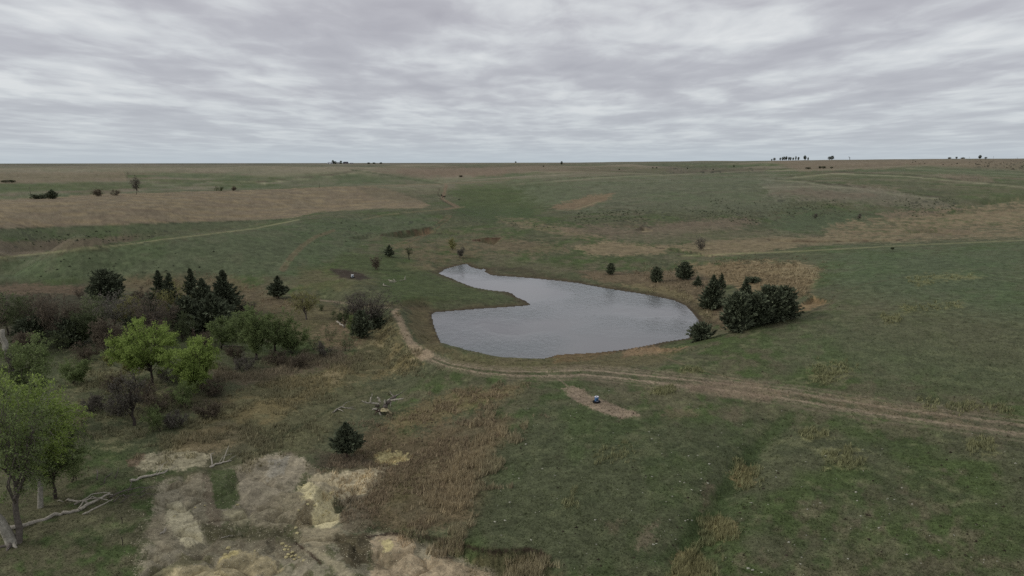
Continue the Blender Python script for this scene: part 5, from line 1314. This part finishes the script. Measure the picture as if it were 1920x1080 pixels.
# ------------------------------------------------------------------ sward: countless tufts, one object per kind
def colour_at(x, y):
    r = np.hypot(x, y); a = np.arctan2(x, y); a = np.where(a < az[0], a+2*math.pi, a)
    return C[np.clip(np.searchsorted(rs, r), 0, NR-1), np.clip(np.searchsorted(az, a), 0, NA-1)]
def sd_at(x, y): return poly_sd(x, y, POND)
def tufts(name, P, hgt, wid, blades, col, label, category, lean=.35, colmix=.5, var=.2, bw=.03, gain=2.0):
    """P: (n,3) ground points; each gets a few pointed blades"""
    n = len(P)
    base = np.repeat(P, blades, 0); m = len(base)
    th = rng.uniform(0, 2*np.pi, m); rr_ = rng.uniform(0, 1, m)*np.repeat(np.broadcast_to(wid, n), blades)
    b = base+np.c_[np.cos(th)*rr_, np.sin(th)*rr_, np.full(m, -.03)]
    v0 = None
    h = np.repeat(np.broadcast_to(hgt, n), blades)*rng.uniform(.55, 1.15, m)
    dr = rng.uniform(0, 2*np.pi, m); ln = rng.uniform(0, lean, m)*h
    tip = b+np.c_[np.cos(dr)*ln+.12*h, np.sin(dr)*ln, h]
    w_ = (bw*(1+np.linalg.norm(b[:, :2], axis=1)/90))[:, None]*rng.uniform(.6, 1.3, (m, 1))
    t2 = rng.uniform(-.9, .9, m); side = np.c_[np.cos(t2), np.sin(t2), np.zeros(m)]*w_
    v = np.stack([b-side, b+side, tip], 1).reshape(-1, 3)
    cc = gain*np.repeat(colour_at(P[:, 0], P[:, 1])*(1-colmix)+np.asarray(col)*colmix, blades, 0)*(1+rng.normal(size=(m, 1))*var).clip(.45, 1.8)
    g_ = Geo(); g_.add(v, np.arange(3*m).reshape(-1, 3), np.repeat(cc, 3, 0))
    put(name, g_.mesh(name), M_blade, kind='stuff', label=label, category=category)
def in_px(P, n, y0=None):
    Q = np.array(P, float); lo, hi = Q.min(0), Q.max(0); out = []
    pad = (hi-lo)*.25+4
    a = rng.uniform(lo-pad, hi+pad, (n*7, 2)); s_ = poly_sd(a[:, 0], a[:, 1]*1.6, Q*[1, 1.6])
    w_ = min(36, .22*float(min(hi-lo))+3)
    k_ = s_/w_ + (fbm(a[:, 0]/26, a[:, 1]/15, 411, 4)-.5)*5.5 + rng.normal(size=len(a))*.3
    return a[k_ > .1][:n]
def onground(lst):
    a = np.concatenate([in_px(P, n) for P, n in lst]); h = hit(a[:, 0], a[:, 1]); m = sd_at(h[:, 0], h[:, 1]) < -.6
    return h[m]
# short pasture grass everywhere within reach of the eye
a = np.c_[rng.uniform(-60, 1980, 60000), 470+640*rng.uniform(0, 1, 60000)**.9]
h = hit(a[:, 0], a[:, 1]); trk = ((a[:, 0] > 725) & (a[:, 0] < 815) & (a[:, 1] > 575) & (a[:, 1] < 680)); h = h[(sd_at(h[:, 0], h[:, 1]) < -1) & ~trk & (poly_sd(a[:, 0], a[:, 1], np.array([(270,1100),(280,1010),(300,930),(320,860),(400,860),(520,852),(600,880),(715,885),(670,950),(655,1000),(780,1012),(925,1090)], float)) < fbm(a[:, 0]/30, a[:, 1]/20, 5, 3)*60-34)]
tufts('short_grass', h, rng.uniform(.05, .17, len(h)), .25, 3, lin(84,92,62), 'short green spring grass covering the pasture', 'grass', .5, .30, .28, .035, 1.15)
# tall dry grass
slopeP = [(735,600),(752,625),(765,655),(790,684),(740,700),(640,726),(560,766),(500,806),(440,836),(380,852),(330,862),(300,838),(390,764),(480,722),(560,692),(640,680),(680,650),(710,615)]
h = onground([(slopeP, 4200), ([(130,680),(260,690),(330,730),(300,800),(240,860),(150,830),(130,800)], 1500), ([(430,790),(560,760),(620,790),(560,850),(480,870)], 500)])
h = h[fbm(h[:, 0]/4, h[:, 1]/4, 301, 3) > .42]
tufts('dry_grass', h, rng.uniform(.3, .75, len(h)), .30, 7, lin(106,102,82), 'tall dry tan grass on the outer slope of the dam', 'grass', .6, .55, .22, .03, 1.55)
h = onground([([(655,820),(720,795),(780,815),(830,795),(900,775),(955,782),(958,815),(915,855),(905,930),(880,975),(830,990),(740,1000),(650,960),(640,850)], 2900), ([(720,800),(760,770),(860,735),(975,722),(965,740),(880,770),(800,800)], 900), ([(180,530),(430,520),(560,570),(480,600),(300,560)], 900)])
h = h[fbm(h[:, 0]/3, h[:, 1]/3, 302, 3) > .44]
tufts('brown_grass', h, rng.uniform(.25, .6, len(h)), .25, 7, lin(98,88,74), 'reddish brown bunch grass on the slope right of the lone cedar', 'grass', .5, .6, .22)
h = onground([([(840,870),(900,830),(945,790),(950,815),(905,865),(885,930),(880,975),(845,970),(812,935),(830,890)], 1500), ([(835,1000),(850,988),(868,1000),(862,1012)], 130), ([(815,1035),(835,1015),(860,1030),(840,1050)], 160), ([(945,1055),(1000,1050),(1040,1064),(1000,1088),(940,1088)], 260)])
tufts('orange_grass', h, rng.uniform(.45, .95, len(h)), .25, 8, lin(110,101,82), 'tall orange tan grass in a strip down the brown slope', 'grass', .45, .65, .2)
h = onground([([(1368,885),(1390,872),(1415,880),(1410,912),(1385,914)], 150), ([(1318,985),(1345,968),(1388,985),(1383,1012),(1335,1020)], 330), ([(1262,1040),(1300,1030),(1335,1058),(1335,1095),(1255,1095)], 420), ([(1655,592),(1685,592),(1685,605),(1655,605)], 60), ([(1510,690),(1560,675),(1605,690),(1590,712),(1520,718)], 160), ([(1215,728),(1260,727),(1265,739),(1220,740)], 110), ([(1280,693),(1310,692),(1315,698),(1280,699)], 40), ([(1700,520),(1830,512),(1840,520),(1720,534)], 60), ([(1690,575),(1800,566),(1800,576),(1700,584)], 60), ([(1500,808),(1545,804),(1560,822),(1510,824)], 60), ([(1540,845),(1610,840),(1615,880),(1550,880)], 90), ([(1815,825),(1860,822),(1868,855),(1825,852)], 60), ([(1720,750),(1900,765),(1900,780),(1740,765)], 120), ([(1120,845),(1180,830),(1180,860),(1120,870)], 60), ([(1060,915),(1080,915),(1080,950),(1060,950)], 30)])
tufts('grass_clumps', h, rng.uniform(.25, .75, len(h)), .22, 9, lin(116,116,86), 'pale dry bunch grass standing in clumps in the green pasture', 'grass', .5, .7, .2, .03, 1.35)
h = onground([([(395,690),(470,700),(560,668),(640,655),(652,680),(560,702),(460,722),(400,712)], 1500), ([(1290,498),(1400,490),(1500,492),(1537,505),(1534,520),(1515,552),(1480,560),(1330,530)], 1300), ([(1160,510),(1250,505),(1330,520),(1360,590),(1340,605),(1300,570)], 500)])
tufts('reeds', h, rng.uniform(.3, .85, len(h)), .4, 6, lin(104,97,82), 'brown reeds and dead weeds along the creek and the pond bank', 'reeds', .6, .5, .22, .03, 1.65)
# gritty clods on bare ground
def clods(name, P, size, col, label, category, m_):
    n = len(P); k = rng.uniform(.5, 1.5, n)*size
    t = np.array([(1,0,0),(-.5,.87,0),(-.5,-.87,0),(0,0,.7)])
    rot = rng.uniform(0, 6.28, n); c, s = np.cos(rot), np.sin(rot)
    v = np.stack([np.stack([t[q, 0]*c-t[q, 1]*s, t[q, 0]*s+t[q, 1]*c, np.full(n, t[q, 2])], 1) for q in range(4)], 1)*k[:, None, None]*rng.uniform(.7, 1.2, (n, 4, 3))+P[:, None]
    f = (np.array([(0,1,3),(1,2,3),(2,0,3)])[None]+4*np.arange(n)[:, None, None]).reshape(-1, 3)
    cc = np.asarray(col)[None]*(1+rng.normal(size=(n, 1))*.2).clip(.5, 1.6)
    g_ = Geo(); g_.add(v.reshape(-1, 3), f, np.repeat(cc, 4, 0)); put(name, g_.mesh(name), m_, kind='stuff', label=label, category=category)
h = onground([([(250,1080),(265,1010),(300,890),(400,872),(520,850),(600,880),(720,880),(670,950),(655,1000),(720,1000),(925,1080)], 9000)])
clods('gravel', h[::2], .055, lin(160,153,130), 'loose pale gravel over the bare dirt', 'gravel', M_stone)
h = onground([([(960,760),(1500,770),(1920,830),(1920,1090),(1000,1090)], 220), ([(760,840),(1000,840),(1000,1000),(860,1000)], 50)])
clods('gravel', h, .055, PALE, 'tiny white pebbles too many to count in the right-hand pasture', 'gravel', M_stone)
# dark soapweed and dung dots
h = onground([([(40,440),(300,436),(300,452),(40,458)], 80), ([(1060,400),(1200,392),(1210,414),(1080,418)], 190), ([(1280,390),(1420,392),(1440,415),(1300,412)], 120), ([(1660,380),(1780,378),(1790,402),(1680,398)], 110), ([(1440,380),(1580,378),(1600,400),(1440,412)], 110), ([(1300,370),(1440,372),(1440,395),(1300,395)], 40), ([(640,410),(760,440),(600,450)], 20), ([(950,415),(1040,418),(1040,428),(950,426)], 30), ([(40,480),(400,470),(400,515),(40,520)], 30)])
clods('soapweed', h, .22+np.hypot(h[:, 0], h[:, 1])/1250, lin(54,58,44), 'dark soapweed clumps dotting the far slopes', 'soapweed', M_needle)
h = onground([([(1000,720),(1900,700),(1900,1080),(1000,1080)], 160), ([(760,760),(1000,760),(1000,860),(760,860)], 30)])
clods('dung', h, .13, lin(44,38,32), 'dark dung and clods dropped over the pasture', 'dung', M_stone)
a = in_px([(1690,302),(1930,300),(1930,314),(1800,312)], 90); h = hit(a[:, 0], a[:, 1])
clods('sagebrush', h, 2.4, lin(66,62,52), 'dark scrub on the far hilltop at right', 'scrub', M_needle)
